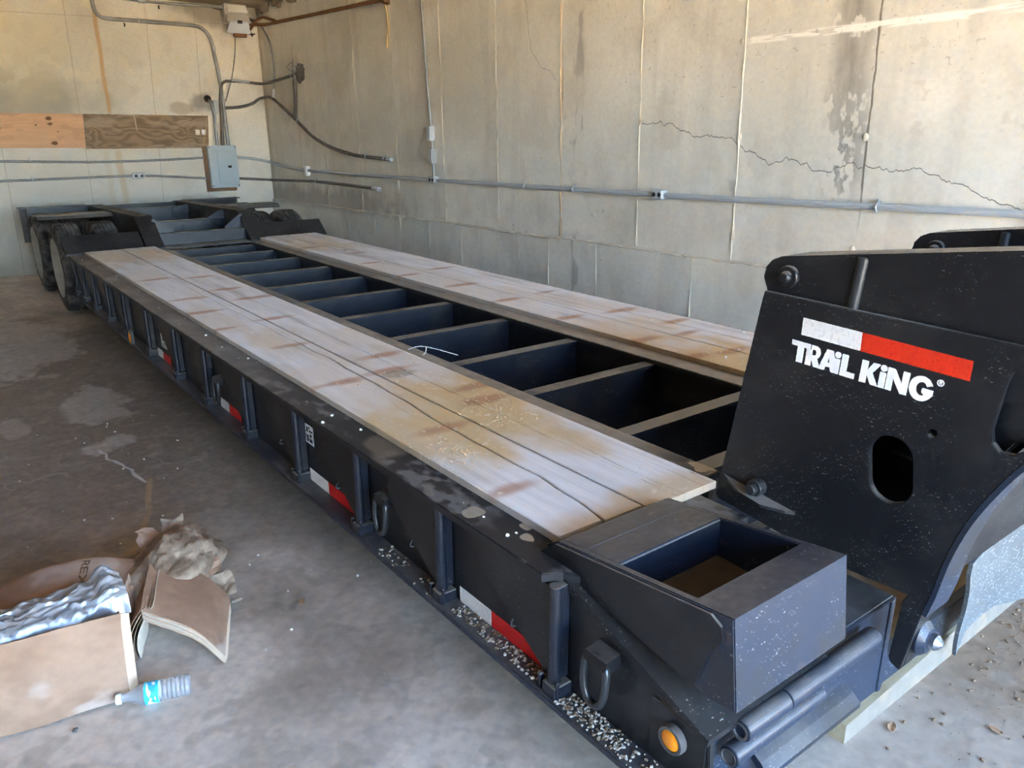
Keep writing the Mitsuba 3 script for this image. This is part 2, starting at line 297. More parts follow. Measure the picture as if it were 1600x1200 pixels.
RUST = [(1.34, 5.30), (1.63, 5.49), (1.32, 4.83), (1.73, 5.08), (1.27, 4.32), (1.31, 3.02), (1.62, 3.05), (1.44, 3.75), (1.60, 4.40), (1.80, 2.62), (1.70, 2.45), (1.42, 2.28), (1.30, 1.72), (1.70, 3.3), (1.66, 6.1), (1.35, 6.2),
        (2.98, 3.35), (3.30, 3.3), (2.92, 2.72), (3.25, 2.68), (3.0, 3.98), (3.36, 4.02), (3.05, 4.6), (2.95, 5.2), (3.3, 5.3), (3.0, 5.9), (2.9, 2.35), (3.1, 2.3), (3.4, 2.9), (3.2, 6.5), (3.0, 7.1)]
def plank_col(p, n, uv):
    x, y = p.x, p.y
    w = fbm(x*6, y*1.2, 4, 3)
    g = fbm(x*60+w*4, y*2.3, 3, 4); g2 = fbm(x*170+w*5, y*5, 8, 2); wob = fbm(x*7, y*4, 6, 4)-.5
    c = mix((.58, .555, .55), (.68, .66, .655), smoothstep(.2, .8, .6*g+.4*fbm(x*14, y*5, 77, 4)))
    c = c*(.94+.10*g2)
    c = mix(c, mi.Color3f(.29, .255, .22), smoothstep(.58, .76, fbm(x*9, y*1.5, 13, 4))*.35)
    tan = smoothstep(.48, .62, fbm(x*2.4, y*1.1, 31, 4))
    c = mix(c, mi.Color3f(.52, .43, .33), tan*.4)
    for cx, cy, rx, ry, k in ((1.64, 2.38, .30, .42, .95), (1.36, 2.2, .2, .34, .7), (1.68, 1.9, .14, .12, .5), (1.42, 7.6, .4, .55, .55), (1.55, 1.40, .34, .09, .75), (2.98, 2.15, .3, .5, .9), (3.1, 2.9, .3, .3, .4), (3.1, 7.2, .25, .4, .5), (1.36, 3.9, .1, .25, .4)):
        c = mix(c, mi.Color3f(.52, .375, .20), blob(x, y, cx, cy, rx, ry, .5, wob*1.6)*k)
    for cx, cy in RUST:
        r = blob(x, y, cx, cy, .105, .032, .7, wob*1.7)
        c = mix(c, mi.Color3f(.34, .165, .085), r*.72)
    c = mix(c, mi.Color3f(.24, .20, .15), blob(x, y, 1.63, 2.98, .08, .05, .3, wob)*.6)
    ck = 1-smoothstep(.0, .0045, dr.abs(fbm(x*9+w*1.5, y*.33, 41, 2)-.5))
    c = mix(c, mi.Color3f(.10, .085, .07), ck*.55*smoothstep(.45, .55, fbm(x*2, y*.8, 5, 2)))
    lump = smoothstep(.82, .87, noise(x*80, y*80, 3))*smoothstep(.45, .6, fbm(x*4, y*4, 51, 3))
    c = mix(c, mi.Color3f(.66, .60, .50), lump*.6)
    side = 1-smoothstep(.3, .7, dr.abs(n.z))
    return mix(c, mi.Color3f(.30, .255, .20), side*.6)
mat('m_plank', proc(plank_col), .85, spec=.2, bump=proc(lambda p, n, uv: .0009*fbm(p.x*60, p.y*2.5, 3, 3)+.002*fbm(p.x*8, p.y*3, 1, 3), 1.5e-3))
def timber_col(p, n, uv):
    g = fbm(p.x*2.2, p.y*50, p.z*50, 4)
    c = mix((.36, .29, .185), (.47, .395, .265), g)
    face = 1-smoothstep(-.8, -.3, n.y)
    c = mix(c, mi.Color3f(.125, .11, .105)*(.7+.5*fbm(p.x*55, p.z*40, 3, 3)), face*.8)  # front face darkened in colour to offset the strong doorway light
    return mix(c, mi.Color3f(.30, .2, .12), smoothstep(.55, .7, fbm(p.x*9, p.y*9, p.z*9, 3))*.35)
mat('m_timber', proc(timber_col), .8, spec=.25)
def ply_new(p, n, uv):
    g = fbm(p.x*3, p.z*55+fbm(p.x*2, p.z*4, 1, 2)*8, 2, 4)
    c = mix((.55, .33, .19), (.66, .43, .26), g)
    for kx, kz in ((1.66, 1.95), (1.66, 1.885), (1.67, 1.645), (1.10, 1.83), (1.50, 1.87), (1.74, 1.79)):
        s = .036 if kx > 1.6 and kx < 1.7 else .014
        c = mix(c, mi.Color3f(.20, .085, .04), blob(p.x, p.z, kx, kz, s, s*.62, .35, (fbm(p.x*20, p.z*20, 2, 2)-.5)))
    return mix(c, mi.Color3f(.44, .25, .14), smoothstep(.55, .7, fbm(p.x*6, p.z*14, 5, 3))*.4)
def ply_old(p, n, uv):
    w = fbm(p.x*1.7, p.z*5, 3, 3)
    rings = .5+.5*dr.sin(60*w+p.z*70)
    c = mix((.17, .115, .07), (.33, .24, .155), rings*.6+.4*fbm(p.x*5, p.z*70, 4, 3))
    c = mix(c, mi.Color3f(.40, .33, .25), smoothstep(.52, .66, fbm(p.x*3, p.z*9, 8, 4))*.5)
    drip = (1-smoothstep(.004, .012, dr.abs(p.x-2.68-.05*(2-p.z))))*smoothstep(1.76, 1.85, p.z)
    return mix(c, mi.Color3f(.55, .46, .33), drip*.7)
mat('m_ply_new', proc(ply_new), .75, spec=.25); mat('m_ply_old', proc(ply_old), .8, spec=.25)
mat('m_wood_dark', (.17, .10, .06), .8)
mat('m_conduit', proc(lambda p, n, uv: mix((.17, .18, .185), (.30, .315, .325), fbm(p.x*9+p.y*9, p.z*9, 2, 3))), .42, .2)
mat('m_conduit_dark', proc(lambda p, n, uv: mix((.075, .072, .07), (.17, .165, .155), fbm(p.x*9+p.y*9, p.z*9, 2, 3))), .5, .4)
mat('m_conduit_light', (.40, .43, .45), .42, .15)
mat('m_panel', (.34, .42, .47), .42)
mat('m_black', (.012, .012, .012), .5); mat('m_white', (.75, .76, .78), .4); mat('m_label_cream', (.74, .68, .55), .6)
mat('m_galv', (.50, .53, .56), .35, .7)
mat('m_rust', proc(lambda p, n, uv: mix((.10, .045, .025), (.24, .12, .06), fbm(p.x*15, p.y*15, p.z*15, 3))), .85)
mat('m_fixture', (.40, .395, .37), .5); mat('m_fixture_white', (.74, .74, .70), .4); mat('m_lens', (.62, .68, .76), .12)
mat('m_yellow', (.55, .42, .18), .7)
mat('m_tire', proc(lambda p, n, uv: mix((.03, .03, .031), (.12, .115, .105), smoothstep(.35, .7, fbm(p.x*12, p.y*12, p.z*12, 4)))), .75, spec=.3)
mat('m_rim', proc(lambda p, n, uv: mix((.27, .245, .20), (.42, .39, .33), fbm(p.x*9, p.y*9, p.z*9, 4))), .65)
def tape_red(p, n, uv):
    a, b = p.y*260, p.z*260
    d1, d2, _ = voronoi(a, b)
    return mix((.55, .012, .010), (.70, .05, .014), smoothstep(.05, .35, d2-d1))
mat('m_tape_red', proc(tape_red), .25); mat('m_tape_white', proc(lambda p, n, uv: mix((.80, .80, .79), (.70, .70, .69), smoothstep(.6, .75, noise(p.y*300, p.z*140)))), .25)
mat('m_red_plain', (.58, .02, .02), .3)
mat('m_letter', (.86, .86, .86), .4)
mat('m_amber', (.86, .27, .01), .2, emission=None) if False else mat('m_amber', (.92, .30, .012), .25)
mat('m_box_floor', proc(lambda p, n, uv: mix((.035, .030, .022), (.075, .062, .045), fbm(p.x*20, p.y*20, p.z*20, 3))), .85, spec=.2)
mat('m_grey_rubber', proc(lambda p, n, uv: mix((.055, .055, .058), (.10, .10, .10), fbm(p.x*30, p.y*30, p.z*30, 3))), .7)
def mudflap_col(p, n, uv):
    c = mix((.065, .073, .078), (.11, .118, .124), fbm(p.x*9, p.y*9, p.z*9, 4))
    return mix(c, mi.Color3f(.20, .21, .22), smoothstep(.66, .72, noise(p.x*140, p.y*140, p.z*140))*.5)
mat('m_mudflap', proc(mudflap_col), .7, spec=.3)
def kraft(p, n, uv):
    a = fbm(p.x*7, p.y*7, p.z*7, 4); b = fbm(p.x*50, p.y*50, p.z*50, 2)
    c = mix((.255, .155, .103), (.345, .225, .155), smoothstep(.3, .7, a))*(.92+.16*b)
    return mix(c, mi.Color3f(.58, .52, .48), smoothstep(.60, .72, fbm(p.x*5+3, p.y*5, p.z*8, 4))*.4)
mat('m_kraft', proc(kraft), .8, spec=.25)
mat('m_kraft_edge', (.56, .41, .29), .8); mat('m_kraft_in', (.20, .15, .10), .85); mat('m_kraft_pale', (.60, .53, .44), .8)
def torn(p, n, uv):
    return mix((.16, .11, .075), (.36, .28, .21), smoothstep(.3, .68, fbm(p.x*14, p.y*14, p.z*14, 4)))
mat('m_torn', proc(torn), .85, spec=.2)
mat('m_ink', (.14, .085, .05), .8)
mat('m_silver', (.40, .44, .50), .34, .6)
mat('m_pet', (.93, .96, 1.0), .06, spec_trans=.93, eta=1.22, spec=None, two=False) if False else None
scene['m_pet'] = {'type': 'blendbsdf', 'weight': .22, 'a': {'type': 'thindielectric', 'int_ior': 1.55}, 'b': {'type': 'twosided', 'bsdf': {'type': 'principled', 'base_color': rgb(.62, .68, .74), 'roughness': .15}}}
mat('m_bottle_label', proc(lambda p, n, uv: mix((.05, .42, .78), (.75, .88, .95), smoothstep(.52, .58, noise(p.x*90+5, p.y*60, p.z*60)))), .35)
mat('m_cap', (.72, .86, .95), .35); mat('m_teal', (.04, .50, .62), .35)
mat('m_grit', proc(lambda p, n, uv: mix((.18, .13, .085), (.52, .49, .44), smoothstep(.38, .62, noise(p.x*120, p.y*120, p.z*120)))), .85)
mat('m_sawdust', (.62, .45, .27), .9); mat('m_pellet', (.78, .77, .73), .8)
mat('m_leaf', (.36, .22, .13), .8); mat('m_paper', (.74, .73, .70), .7)
mat('m_soil', proc(lambda p, n, uv: mix((.13, .085, .055), (.30, .21, .14), fbm(p.x*40, p.y*40, p.z*40, 3))), .95, spec=.1)

# ------------------------------------------------------------------ the room
RX, BY, CZ = 4.512, 11.95, 3.47
FY = -2.6
add('floor', rbox(-6.2, RX+.3, FY-.3, BY+.3, -.3, 0, .001), 'm_floor', label='worn grey concrete floor with damp stains and pale dried puddle marks', kind='structure')
add('wall_back', rbox(-6.2, RX, BY, BY+.3, 0, CZ, .001), 'm_wall_back', label='beige concrete back wall with rust run and peeling patches', kind='structure')
add('wall_right', rbox(RX, RX+.3, FY-.3, BY+.3, 0, CZ, .001), 'm_wall_right', label='long poured concrete wall on the right with vertical form seams and a crack', kind='structure')
add('ceiling', rbox(-6.2, RX+.3, FY-.3, BY+.3, CZ, CZ+.3, .001), 'm_ceiling', label='stained concrete ceiling', kind='structure')
add('wall_left', rbox(-6.5, -6.2, FY-.3, BY+.3, 0, CZ, .001), 'm_plain_wall', label='plain concrete side wall out of view', kind='structure')
add('wall_front', [rbox(-6.2, -.9, FY-.3, FY, 0, CZ, .001), rbox(-.9, RX, FY-.3, FY, 3.12, CZ, .001)], 'm_plain_wall', label='front wall around the wide open doorway', kind='structure')
add('ground_outside', rbox(-30, 34, -60, FY-.3, -.3, -.01, .001), 'm_outside', label='sunlit tan ground outside the doorway', kind='structure')

# footing of the right wall and the raised seams between form panels
def ridge(pts, w, h, axis_out, seed, jag=1.0):
    """irregular raised fin along pts, standing h out along axis_out"""
    r = np.random.default_rng(seed); P = np.array(pts, float); L = np.linalg.norm(np.diff(P, axis=0), axis=1).sum()
    n = max(8, int(L/.035)); s = np.concatenate([[0], np.cumsum(np.linalg.norm(np.diff(P, axis=0), axis=1))])
    Q = np.stack([np.interp(np.linspace(0, L, n), s, P[:, k]) for k in range(3)], 1)
    d = np.gradient(Q, axis=0); d /= np.linalg.norm(d, axis=1, keepdims=True); o = np.array(axis_out, float); side = np.cross(d, o)
    amp = np.clip(np.convolve(r.random(n+4), np.ones(5)/5, 'valid')*2*r.random(n)**.5*jag, .05, 3)
    off = (np.convolve(r.random(n+6), np.ones(7)/7, 'valid')-.5)*w*1.5
    c = Q+side*off[:, None]
    V = np.stack([c-side*(w*(.4+.6*amp))[:, None]*.5, c+o*(h*amp)[:, None], c+side*(w*(.4+.6*amp))[:, None]*.5, c-o*.005], 1).reshape(-1, 3)
    F = []
    for i in range(n-1):
        for k in range(4):
            a, b, e, f = i*4+k, i*4+(k+1) % 4, (i+1)*4+(k+1) % 4, (i+1)*4+k
            F += [(a, b, e), (a, e, f)]
    F += [(0, 1, 2), (0, 2, 3), ((n-1)*4, (n-1)*4+2, (n-1)*4+1), ((n-1)*4, (n-1)*4+3, (n-1)*4+2)]
    m = trimesh.Trimesh(V, F, process=False); return m
LEDGE = .80
foot = grid(150, 3, lambda s, t: np.stack([RX-.022-.006*meshkit.noise(np.stack([s*90, t*3, s*0], -1)), FY+s*(BY-FY), t*LEDGE], -1))
foot2 = grid(150, 2, lambda s, t: np.stack([RX-.022+t*.03-.006*meshkit.noise(np.stack([s*90, 0*t+3, s*0], -1))*(1-t), FY+s*(BY-FY), LEDGE+t*.012*meshkit.noise(np.stack([s*150, t, s*0], -1))], -1))
add('wall_right__footing', [foot, foot2], 'm_wall_right')
for i, (y, z0, z1) in enumerate([(3.405, .8, CZ), (4.315, .8, CZ), (5.225, .8, CZ), (6.13, .8, CZ), (7.07, .8, CZ), (8.04, .8, CZ), (8.97, .8, CZ), (9.95, .8, 2.6), (10.74, .8, 2.9), (1.6, .8, CZ), (.7, .8, CZ)]):
    add('wall_right__form_seam', ridge([(RX, y, z0), (RX, y+.02, z1)], .016 if y > 2.6 else .02, .008 if y > 2.6 else .012, (-1, 0, 0), i), 'm_seam_rust' if y == 5.225 else 'm_seam')
for i, y in enumerate([10.52, 9.41, 8.63, 8.01, 7.38, 6.75, 6.13, 5.36, 4.74, 3.72, 3.0, 2.2]):
    add('wall_right__footing_seam', ridge([(RX-.024, y, 0), (RX-.024, y, .79)], .014, .008, (-1, 0, 0), 40+i), 'm_seam')
add('wall_right__ledge_ridge', ridge([(RX-.02, BY, LEDGE+.003), (RX-.02, FY, LEDGE+.003)], .03, .014, (-1, 0, 0), 77, 1.2), 'm_seam')
for y, z in [(2.52, 1.62), (2.52, .97), (3.405, 1.63), (3.4, .97), (4.31, 1.75), (5.22, 1.73), (5.22, 1.0), (6.12, 2.05), (6.12, 1.70), (7.05, 2.2), (7.05, .99), (8.04, 1.64), (3.44, 2.22), (5.9, .81), (5.7, .81)]:
    m = trimesh.creation.icosphere(2, 1.0); q = m.vertices*np.array([.008, .018, .024])*(.7+.6*meshkit.noise(m.vertices*2.2+y*3)[:, None])+np.array([RX, y, z])
    add('wall_right__mortar_lump', trimesh.Trimesh(q, m.faces, process=False), 'm_seam', True)
# spalled concrete along the corner of wall and ceiling
for i, (y, s) in enumerate([(11.6, .2), (11.1, .16), (10.6, .22), (10.2, .12), (9.6, .1)]):
    m = trimesh.creation.icosphere(3, 1.0); q = m.vertices*np.array([.07, s, .10])*(.5+meshkit.fbm(m.vertices*2.5+i*7, 3)[:, None])+np.array([RX, y, CZ])
    add('ceiling__spall', trimesh.Trimesh(q, m.faces, process=False), 'm_ceiling', False)

# ------------------------------------------------------------------ the trailer
K = 'lowboy_trailer'
tag(K, 'long black lowboy trailer with weathered plank deck parked along the concrete wall', 'trailer')
DZ = .58; XL, XR = 1.095, 3.615; XC = (XL+XR)/2
def mir(m):
    v = m.vertices.copy(); v[:, 0] = 2*XC-v[:, 0]; return trimesh.Trimesh(v, m.faces[:, ::-1], process=False)
Y0, Y1 = 1.34, 8.16
# near rail: top plate (cut away at the inner front), web, bottom flange
top_poly = Polygon([(XL, 1.335), (1.142, 1.305), (1.20, 1.21), (1.765, 1.21), (1.765, 1.46), (1.955, 1.46), (1.955, Y1), (XL, Y1)])
nt = bev(top_poly, 'z', DZ-.026, DZ, .003)
ft = bev(Polygon([(XL, Y0), (1.955, Y0), (1.955, Y1), (XL, Y1)]), 'z', DZ-.026, DZ, .003)
add(K+'__deck_plate', nt, 'm_paint_deck', fr=tw); add(K+'__deck_plate', mir(ft), 'm_paint_deck', fr=tw)
web_poly = Polygon([(Y1, .22), (Y1, DZ-.024), (1.33, DZ-.024), (.835, .40), (.82, .15), (1.0, .15), (1.1, .22)])
web = bev(web_poly, 'x', 1.152, 1.170, .002)
add(K+'__side_web', web, 'm_paint', fr=tw); add(K+'__side_web', mir(web), 'm_paint', fr=tw)
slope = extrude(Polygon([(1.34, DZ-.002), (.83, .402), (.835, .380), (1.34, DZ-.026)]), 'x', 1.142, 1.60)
add(K+'__front_slope_plate', slope, 'm_paint_black', fr=tw); add(K+'__front_slope_plate', mir(slope), 'm_paint_black', fr=tw)  # darker paint stands in for the shade under the tray box
fl = bev(Polygon([(1.080, .72), (1.080, Y1), (1.28, Y1), (1.28, .72)]), 'z', .215, .235, .003)
add(K+'__bottom_flange', fl, 'm_paint_worn_sky_tint', fr=tw); add(K+'__bottom_flange', mir(fl), 'm_paint', fr=tw)
inner = extrude(Polygon([(1.46, .2), (Y1, .2), (Y1, DZ-.024), (1.46, DZ-.024)]), 'x', 1.905, 1.925)
infl = extrude(Polygon([(1.82, 1.3), (1.98, 1.3), (1.98, Y1), (1.82, Y1)]), 'z', .185, .203)
add(K+'__inner_web', [inner, infl], 'm_paint', fr=tw); add(K+'__inner_web', mir(cat_m([inner, infl])), 'm_paint', fr=tw)
# hinge posts of the folded outrigger brackets, each with its foot, and the brackets
PY = [1.30, 1.845, 2.40, 2.965, 3.585, 4.21, 4.79, 5.45, 6.10, 6.68, 7.22, 7.68, 8.05]
for side in (0, 1):
    for i, y in enumerate(PY):
        g = (lambda m: m) if side == 0 else mir
        post = cat_m([cyl((1.113, y, .26), (1.113, y, DZ-.022), .0175, 14, .002), rbox(1.113, 1.15, y-.013, y+.013, .28, DZ-.024, .002)])
        k = add(K+'__hinge_post', g(post), 'm_paint_sky_tint', 40, fr=tw)
        ft_ = cat_m([rbox(1.090, 1.150, y-.028, y+.024, .233, .272, .003), rbox(1.094, 1.102, y-.034, y-.028, .233, .290, .002), rbox(1.094, 1.110, y+.036, y+.050, .233, .278, .003)])
        add(k+'__foot', g(ft_), 'm_paint_sky_tint', fr=tw)
        y1 = min(y+.335, (PY+[8.2])[i+1]-.09) if i < 12 else y+.2
        outr = bev(Polygon([(y+.012, .275), (y+.012, DZ-.036), (y1, DZ-.036), (y1, DZ-.125), (y+.05, .275)]), 'x', 1.116, 1.126, .002)
        add(K+'__outrigger', g(outr), 'm_paint', fr=tw)
        if side == 0 and i in (0, 1, 2, 3):
            h = tube(smooth_path([(1.112, y+.175, .365), (1.103, y+.172, .358), (1.101, y+.167, .350), (1.112, y+.165, .348)], 4), .003, 6)
            add(k+'__hook', h, 'm_paint_pin', 40, fr=tw)
# D rings on brackets
for y, zt in ((2.225, .445), (1.145, .445), (4.02, .43)):
    br = cat_m([extrude(Polygon([(1.153, zt+.008), (1.105, zt), (1.098, zt-.02), (1.108, zt-.036), (1.153, zt-.03)]), 'y', y-.040, y+.034)])
    k = add(K+'__tie_down_bracket', br, 'm_paint', fr=tw)
    w = .036
    loop = [(1.108, y-w, zt-.03), (1.104, y-w, zt-.09), (1.103, y-w*.6, zt-.128), (1.103, y, zt-.138), (1.103, y+w*.6, zt-.128), (1.104, y+w, zt-.09), (1.108, y+w, zt-.03), (1.114, y+w*.5, zt-.012), (1.115, y, zt-.008), (1.114, y-w*.5, zt-.012)]
    add(k+'__ring', tube(smooth_path(loop, 5, True), .0105, 12, True), 'm_paint_pin', True, fr=tw)
# crossmembers in the open middle
CY = [1.55, 1.935, 2.52, 3.09, 3.71, 4.335, 4.955, 5.58, 6.22, 6.88, 7.46, 8.03]
for y in CY:
    ib = Polygon([(y-.037, .545), (y-.037, .56), (y+.037, .56), (y+.037, .545), (y+.006, .541), (y+.006, .248), (y+.055, .244), (y+.055, .23), (y-.055, .23), (y-.055, .244), (y-.006, .248), (y-.006, .541)])
    add(K+'__crossmember', extrude(ib, 'x', 1.925, 2*XC-1.925), 'm_paint_sky_tint', fr=tw)
# planks: two wide boards on the near side (one split along its length), three on the far side
def board(xa, xb, y0, y1, seed, z0=DZ+.001, z1=DZ+.027):
    n = 120; ys = np.linspace(y0, y1, n)
    a = xa(ys) if callable(xa) else np.full(n, xa)+.0018*np.convolve(np.random.default_rng(seed).random(n+8), np.ones(9)/9, 'valid')
    b = xb(ys) if callable(xb) else np.full(n, xb)-.0018*np.convolve(np.random.default_rng(seed+1).random(n+8), np.ones(9)/9, 'valid')
    c = .003
    V = np.stack([np.stack([a, ys, 0*ys+z0], 1), np.stack([a, ys, 0*ys+z1-c], 1), np.stack([a+c, ys, 0*ys+z1], 1), np.stack([b-c, ys, 0*ys+z1], 1), np.stack([b, ys, 0*ys+z1-c], 1), np.stack([b, ys, 0*ys+z0], 1)], 1).reshape(-1, 3)
    F = []
    for i in range(n-1):
        for k in range(6):
            p, q, s, t = i*6+k, i*6+(k+1) % 6, (i+1)*6+(k+1) % 6, (i+1)*6+k
            F += [(p, q, s), (p, s, t)]
    for o, f in ((0, 1), ((n-1)*6, -1)):
        for k in range(1, 5): F.append((o, o+k, o+k+1)[::f])
    return trimesh.Trimesh(V, F, process=False)
cr = np.random.default_rng(5); cn = np.convolve(cr.random(400), np.ones(9)/9, 'same')-.5
def crack_x(ys): return np.interp(ys, [1.4, 1.74, 2.3, 2.86, 3.41, 3.96, 8.1], [1.385, 1.425, 1.43, 1.465, 1.482, 1.475, 1.47])+.03*np.interp(ys, np.linspace(1.3, 8.2, 400), cn)
def wid(ys): return .0035*np.clip((4.4-ys)/1.2, 0, 1)
add(K+'__deck_plank', [board(1.222, lambda y: crack_x(y)-wid(y), 1.415, 8.10, 3), board(lambda y: crack_x(y)+wid(y), 1.533, 1.408, 8.10, 5)], 'm_plank', fr=tw, label='weathered plank split by a long crack')
def crack2(ys): return 1.66+.0045*(ys-1.4)+.02*np.interp(ys, np.linspace(1.3, 8.2, 400), cn[::-1])
def wid2(ys): return .0011*np.clip((ys-2.1)/.5, 0, 1)*np.clip((6.6-ys)/1.0, 0, 1)
add(K+'__deck_plank', [board(1.541, lambda y: crack2(y)-wid2(y), 1.385, 8.12, 9), board(lambda y: crack2(y)+wid2(y), 1.838, 1.385, 8.12, 10)], 'm_plank', fr=tw)
for xa, xb, s in ((2.872, 3.125, 11), (3.131, 3.335, 13), (3.340, 3.515, 15)):
    add(K+'__deck_plank', board(xa, xb, 1.30, 8.18, s), 'm_plank', fr=tw)
# reflective tape, stickers, amber lamps
def tape(y_a, y_b, y_c, z0, z1, xx=1.1505, red='m_red_plain'):
    k = add(K+'__reflective_tape', extrude(Polygon([(y_a, z0), (y_a, z1), (y_b, z1), (y_b, z0)]), 'x', xx, xx+.001), 'm_tape_white', fr=tw, label='white and red reflective tape')
    add(k+'__red_half', extrude(Polygon([(y_b, z0), (y_b, z1), (y_c, z1), (y_c, z0)]), 'x', xx, xx+.001), red, fr=tw)
tape(1.80, 1.632, 1.33, .236, .290); tape(2.945, 2.76, 2.52, .236, .290); tape(4.12, 3.98, 3.80, .236, .290); tape(5.42, 5.28, 5.1, .236, .290)
def sticker(y0, y1, z0, z1, lines, xx=1.150):
    k = add(K+'__sticker', extrude(Polygon([(y0, z0), (y0, z1), (y1, z1), (y1, z0)]), 'x', xx, xx+.001), 'm_white', fr=tw, label='small white sticker with dark marks')
    ms = []
    for (a, b, c, d) in lines:
        ms.append(extrude(Polygon([(y0+(y1-y0)*a, z0+(z1-z0)*c), (y0+(y1-y0)*b, z0+(z1-z0)*c), (y0+(y1-y0)*b, z0+(z1-z0)*d), (y0+(y1-y0)*a, z0+(z1-z0)*d)]), 'x', xx-.0006, xx))
    add(k+'__print', ms, 'm_black', fr=tw)
sticker(2.955, 2.875, .405, .49, [(.15, .4, .1, .45), (.5, .85, .12, .3), (.55, .8, .4, .55), (.15, .35, .6, .85), (.5, .9, .65, .75), (.45, .6, .8, .92)])
sticker(5.28, 5.16, .325, .46, [(.2, .8, .1, .14), (.2, .8, .2, .24), (.3, .7, .35, .5), (.25, .75, .6, .66), (.3, .7, .75, .9)])
def lamp(y, z, r, x, plate=True):
    ms = []
    if plate: ms.append(rbox(x-.004, x, y-.085, y+.075, z-.075, z+.065, .003))
    k = tidy(K+'__marker_lamp')
    add(k+'__housing', lathe_x([(.0, r*1.36), (-.012, r*1.36), (-.018, r*1.28), (-.018, r*1.02), (-.006, r*1.0), (-.006, 0)], x-.004, y, z, 32), 'm_grey_rubber', 30, fr=tw)
    add(k+'__lens', lathe_x([(-.008, r*1.0), (-.016, r*.98), (-.019, r*.8), (-.021, r*.5), (-.0215, 0)], x-.004, y, z, 32), 'm_amber', 40, fr=tw, label='round amber lens')
    tag(k, 'round amber side marker lamp')
    if plate: add(k+'__mounting_plate', ms, 'm_paint', fr=tw)
lamp(.925, .340, .026, 1.152)
hood = extrude(Polygon([(.985, .425), (.965, .405), (.87, .385), (.87, .402), (.90, .415)]), 'x', 1.147, 1.1525)
add(K+'__lamp_slot', hood, 'm_hole', fr=tw, label='dark slot above the lamp')
lamp(5.86, .275, .042, 1.095, False)
# front bolster: face plate, top, hinge tubes, lip
add(K+'__front_bolster', [bev(Polygon([(1.16, .10), (1.16, .37), (1.30, .40), (1.99, .40), (1.99, .10)]), 'y', .862, .88, .002), rbox(1.30, 1.99, .87, 1.02, .384, .402, .003), rbox(1.955, 1.975, .857, .87, .10, .40, .002),
     bev(Polygon([(1.9, .10), (1.9, .20), (2.72, .20), (2.72, .10)]), 'y', .868, .90, .002)], 'm_paint_worn_sky_tint', fr=tw)
k = tidy(K+'__hinge_tube')
add(K+'__hinge_tube', cyl((1.245, .824, .378), (1.405, .824, .378), .0265, 24, .002), 'm_paint_worn_sky_tint', 40, fr=tw)
add(K+'__hinge_tube', cyl((1.408, .824, .378), (1.80, .824, .378), .0265, 24, .002), 'm_paint_worn_sky_tint', 40, fr=tw)
add(K+'__hinge_tube', cyl((1.215, .826, .322), (1.56, .826, .322), .0255, 24, .002), 'm_paint_worn_sky_tint', 40, fr=tw)
lathe_caps = [lathe_x([(-.001, .020), (-.004, .022), (-.004, .016), (.002, .014), (.002, 0)], 1.245, .824, .378, 24), lathe_x([(-.001, .019), (-.004, .021), (-.004, .018), (-.001, .016), (-.001, 0)], 1.215, .826, .322, 24)]
for m in lathe_caps: add(K+'__tube_plug', m, 'm_grey_rubber', 30, fr=tw)
lip = extrude(Polygon([(.872, .235), (.872, .215), (.822, .168), (.812, .178), (.812, .192), (.835, .212)]), 'x', 1.36, 1.765)
add(K+'__bumper_lip', lip, 'm_paint_worn_sky_tint', fr=tw)
# tray box that fills the slope at the front, nose up by seven degrees
def side_poly(): return Polygon([(1.425, .580), (1.362, .632), (.818, .697), (.792, .483), (.868, .474)])
BX0, BX1 = 1.172, 1.592
def tl(y): return .632+(1.362-y)/(1.362-.818)*.065      # height of the tray's top edge line
add(K+'__tray_box', bev(side_poly(), 'x', BX0, BX0+.022, .003), 'm_paint_worn_sky_tint', fr=tw)
add(K+'__tray_box__inner_side_plate', bev(side_poly(), 'x', BX1-.022, BX1, .003), 'm_paint_worn_sky_tint', fr=tw)
add(K+'__tray_box__side_plate', extrude(Polygon([(1.43, .577), (1.366, .626), (.87, .684), (.842, .668), (.836, .635), (.87, .585), (.888, .520), (.90, .487)]), 'x', BX0-.007, BX0, ), 'm_paint_new', fr=tw)
add(K+'__tray_box__back_plate', [extrude(Polygon([(1.43, .587), (1.36, .6325), (1.165, tl(1.165)), (1.165, tl(1.165)-.012), (1.36, .618), (1.42, .578)]), 'x', BX0+.02, BX1-.02), rbox(BX0+.022, BX1-.022, 1.275, 1.279, tl(1.277)-.004, tl(1.277)+.0015, .001)], 'm_paint_worn_sky_tint', fr=tw)
add(K+'__tray_box__front_plate', [bev(Polygon([(.818, .697), (.792, .483), (.814, .481), (.832, .672), (.925, .660), (.925, .684)]).buffer(.004).buffer(-.004), 'x', BX0+.004, BX1-.002, .002), rbox(BX0+.022, BX1-.022, .917, .927, .535, tl(.92)-.004, .002)], 'm_paint_worn_sky_tint', fr=tw)
add(K+'__tray_box__bottom', extrude(Polygon([(1.175, .545), (.91, .535), (.91, .525), (1.175, .535)]), 'x', BX0+.02, BX1-.02), 'm_box_floor', fr=tw)
add(K+'__tray_box__inner_back', rbox(BX0+.022, BX1-.022, 1.160, 1.172, .545, tl(1.165)-.004, .002), 'm_paint_sky_tint', fr=tw)
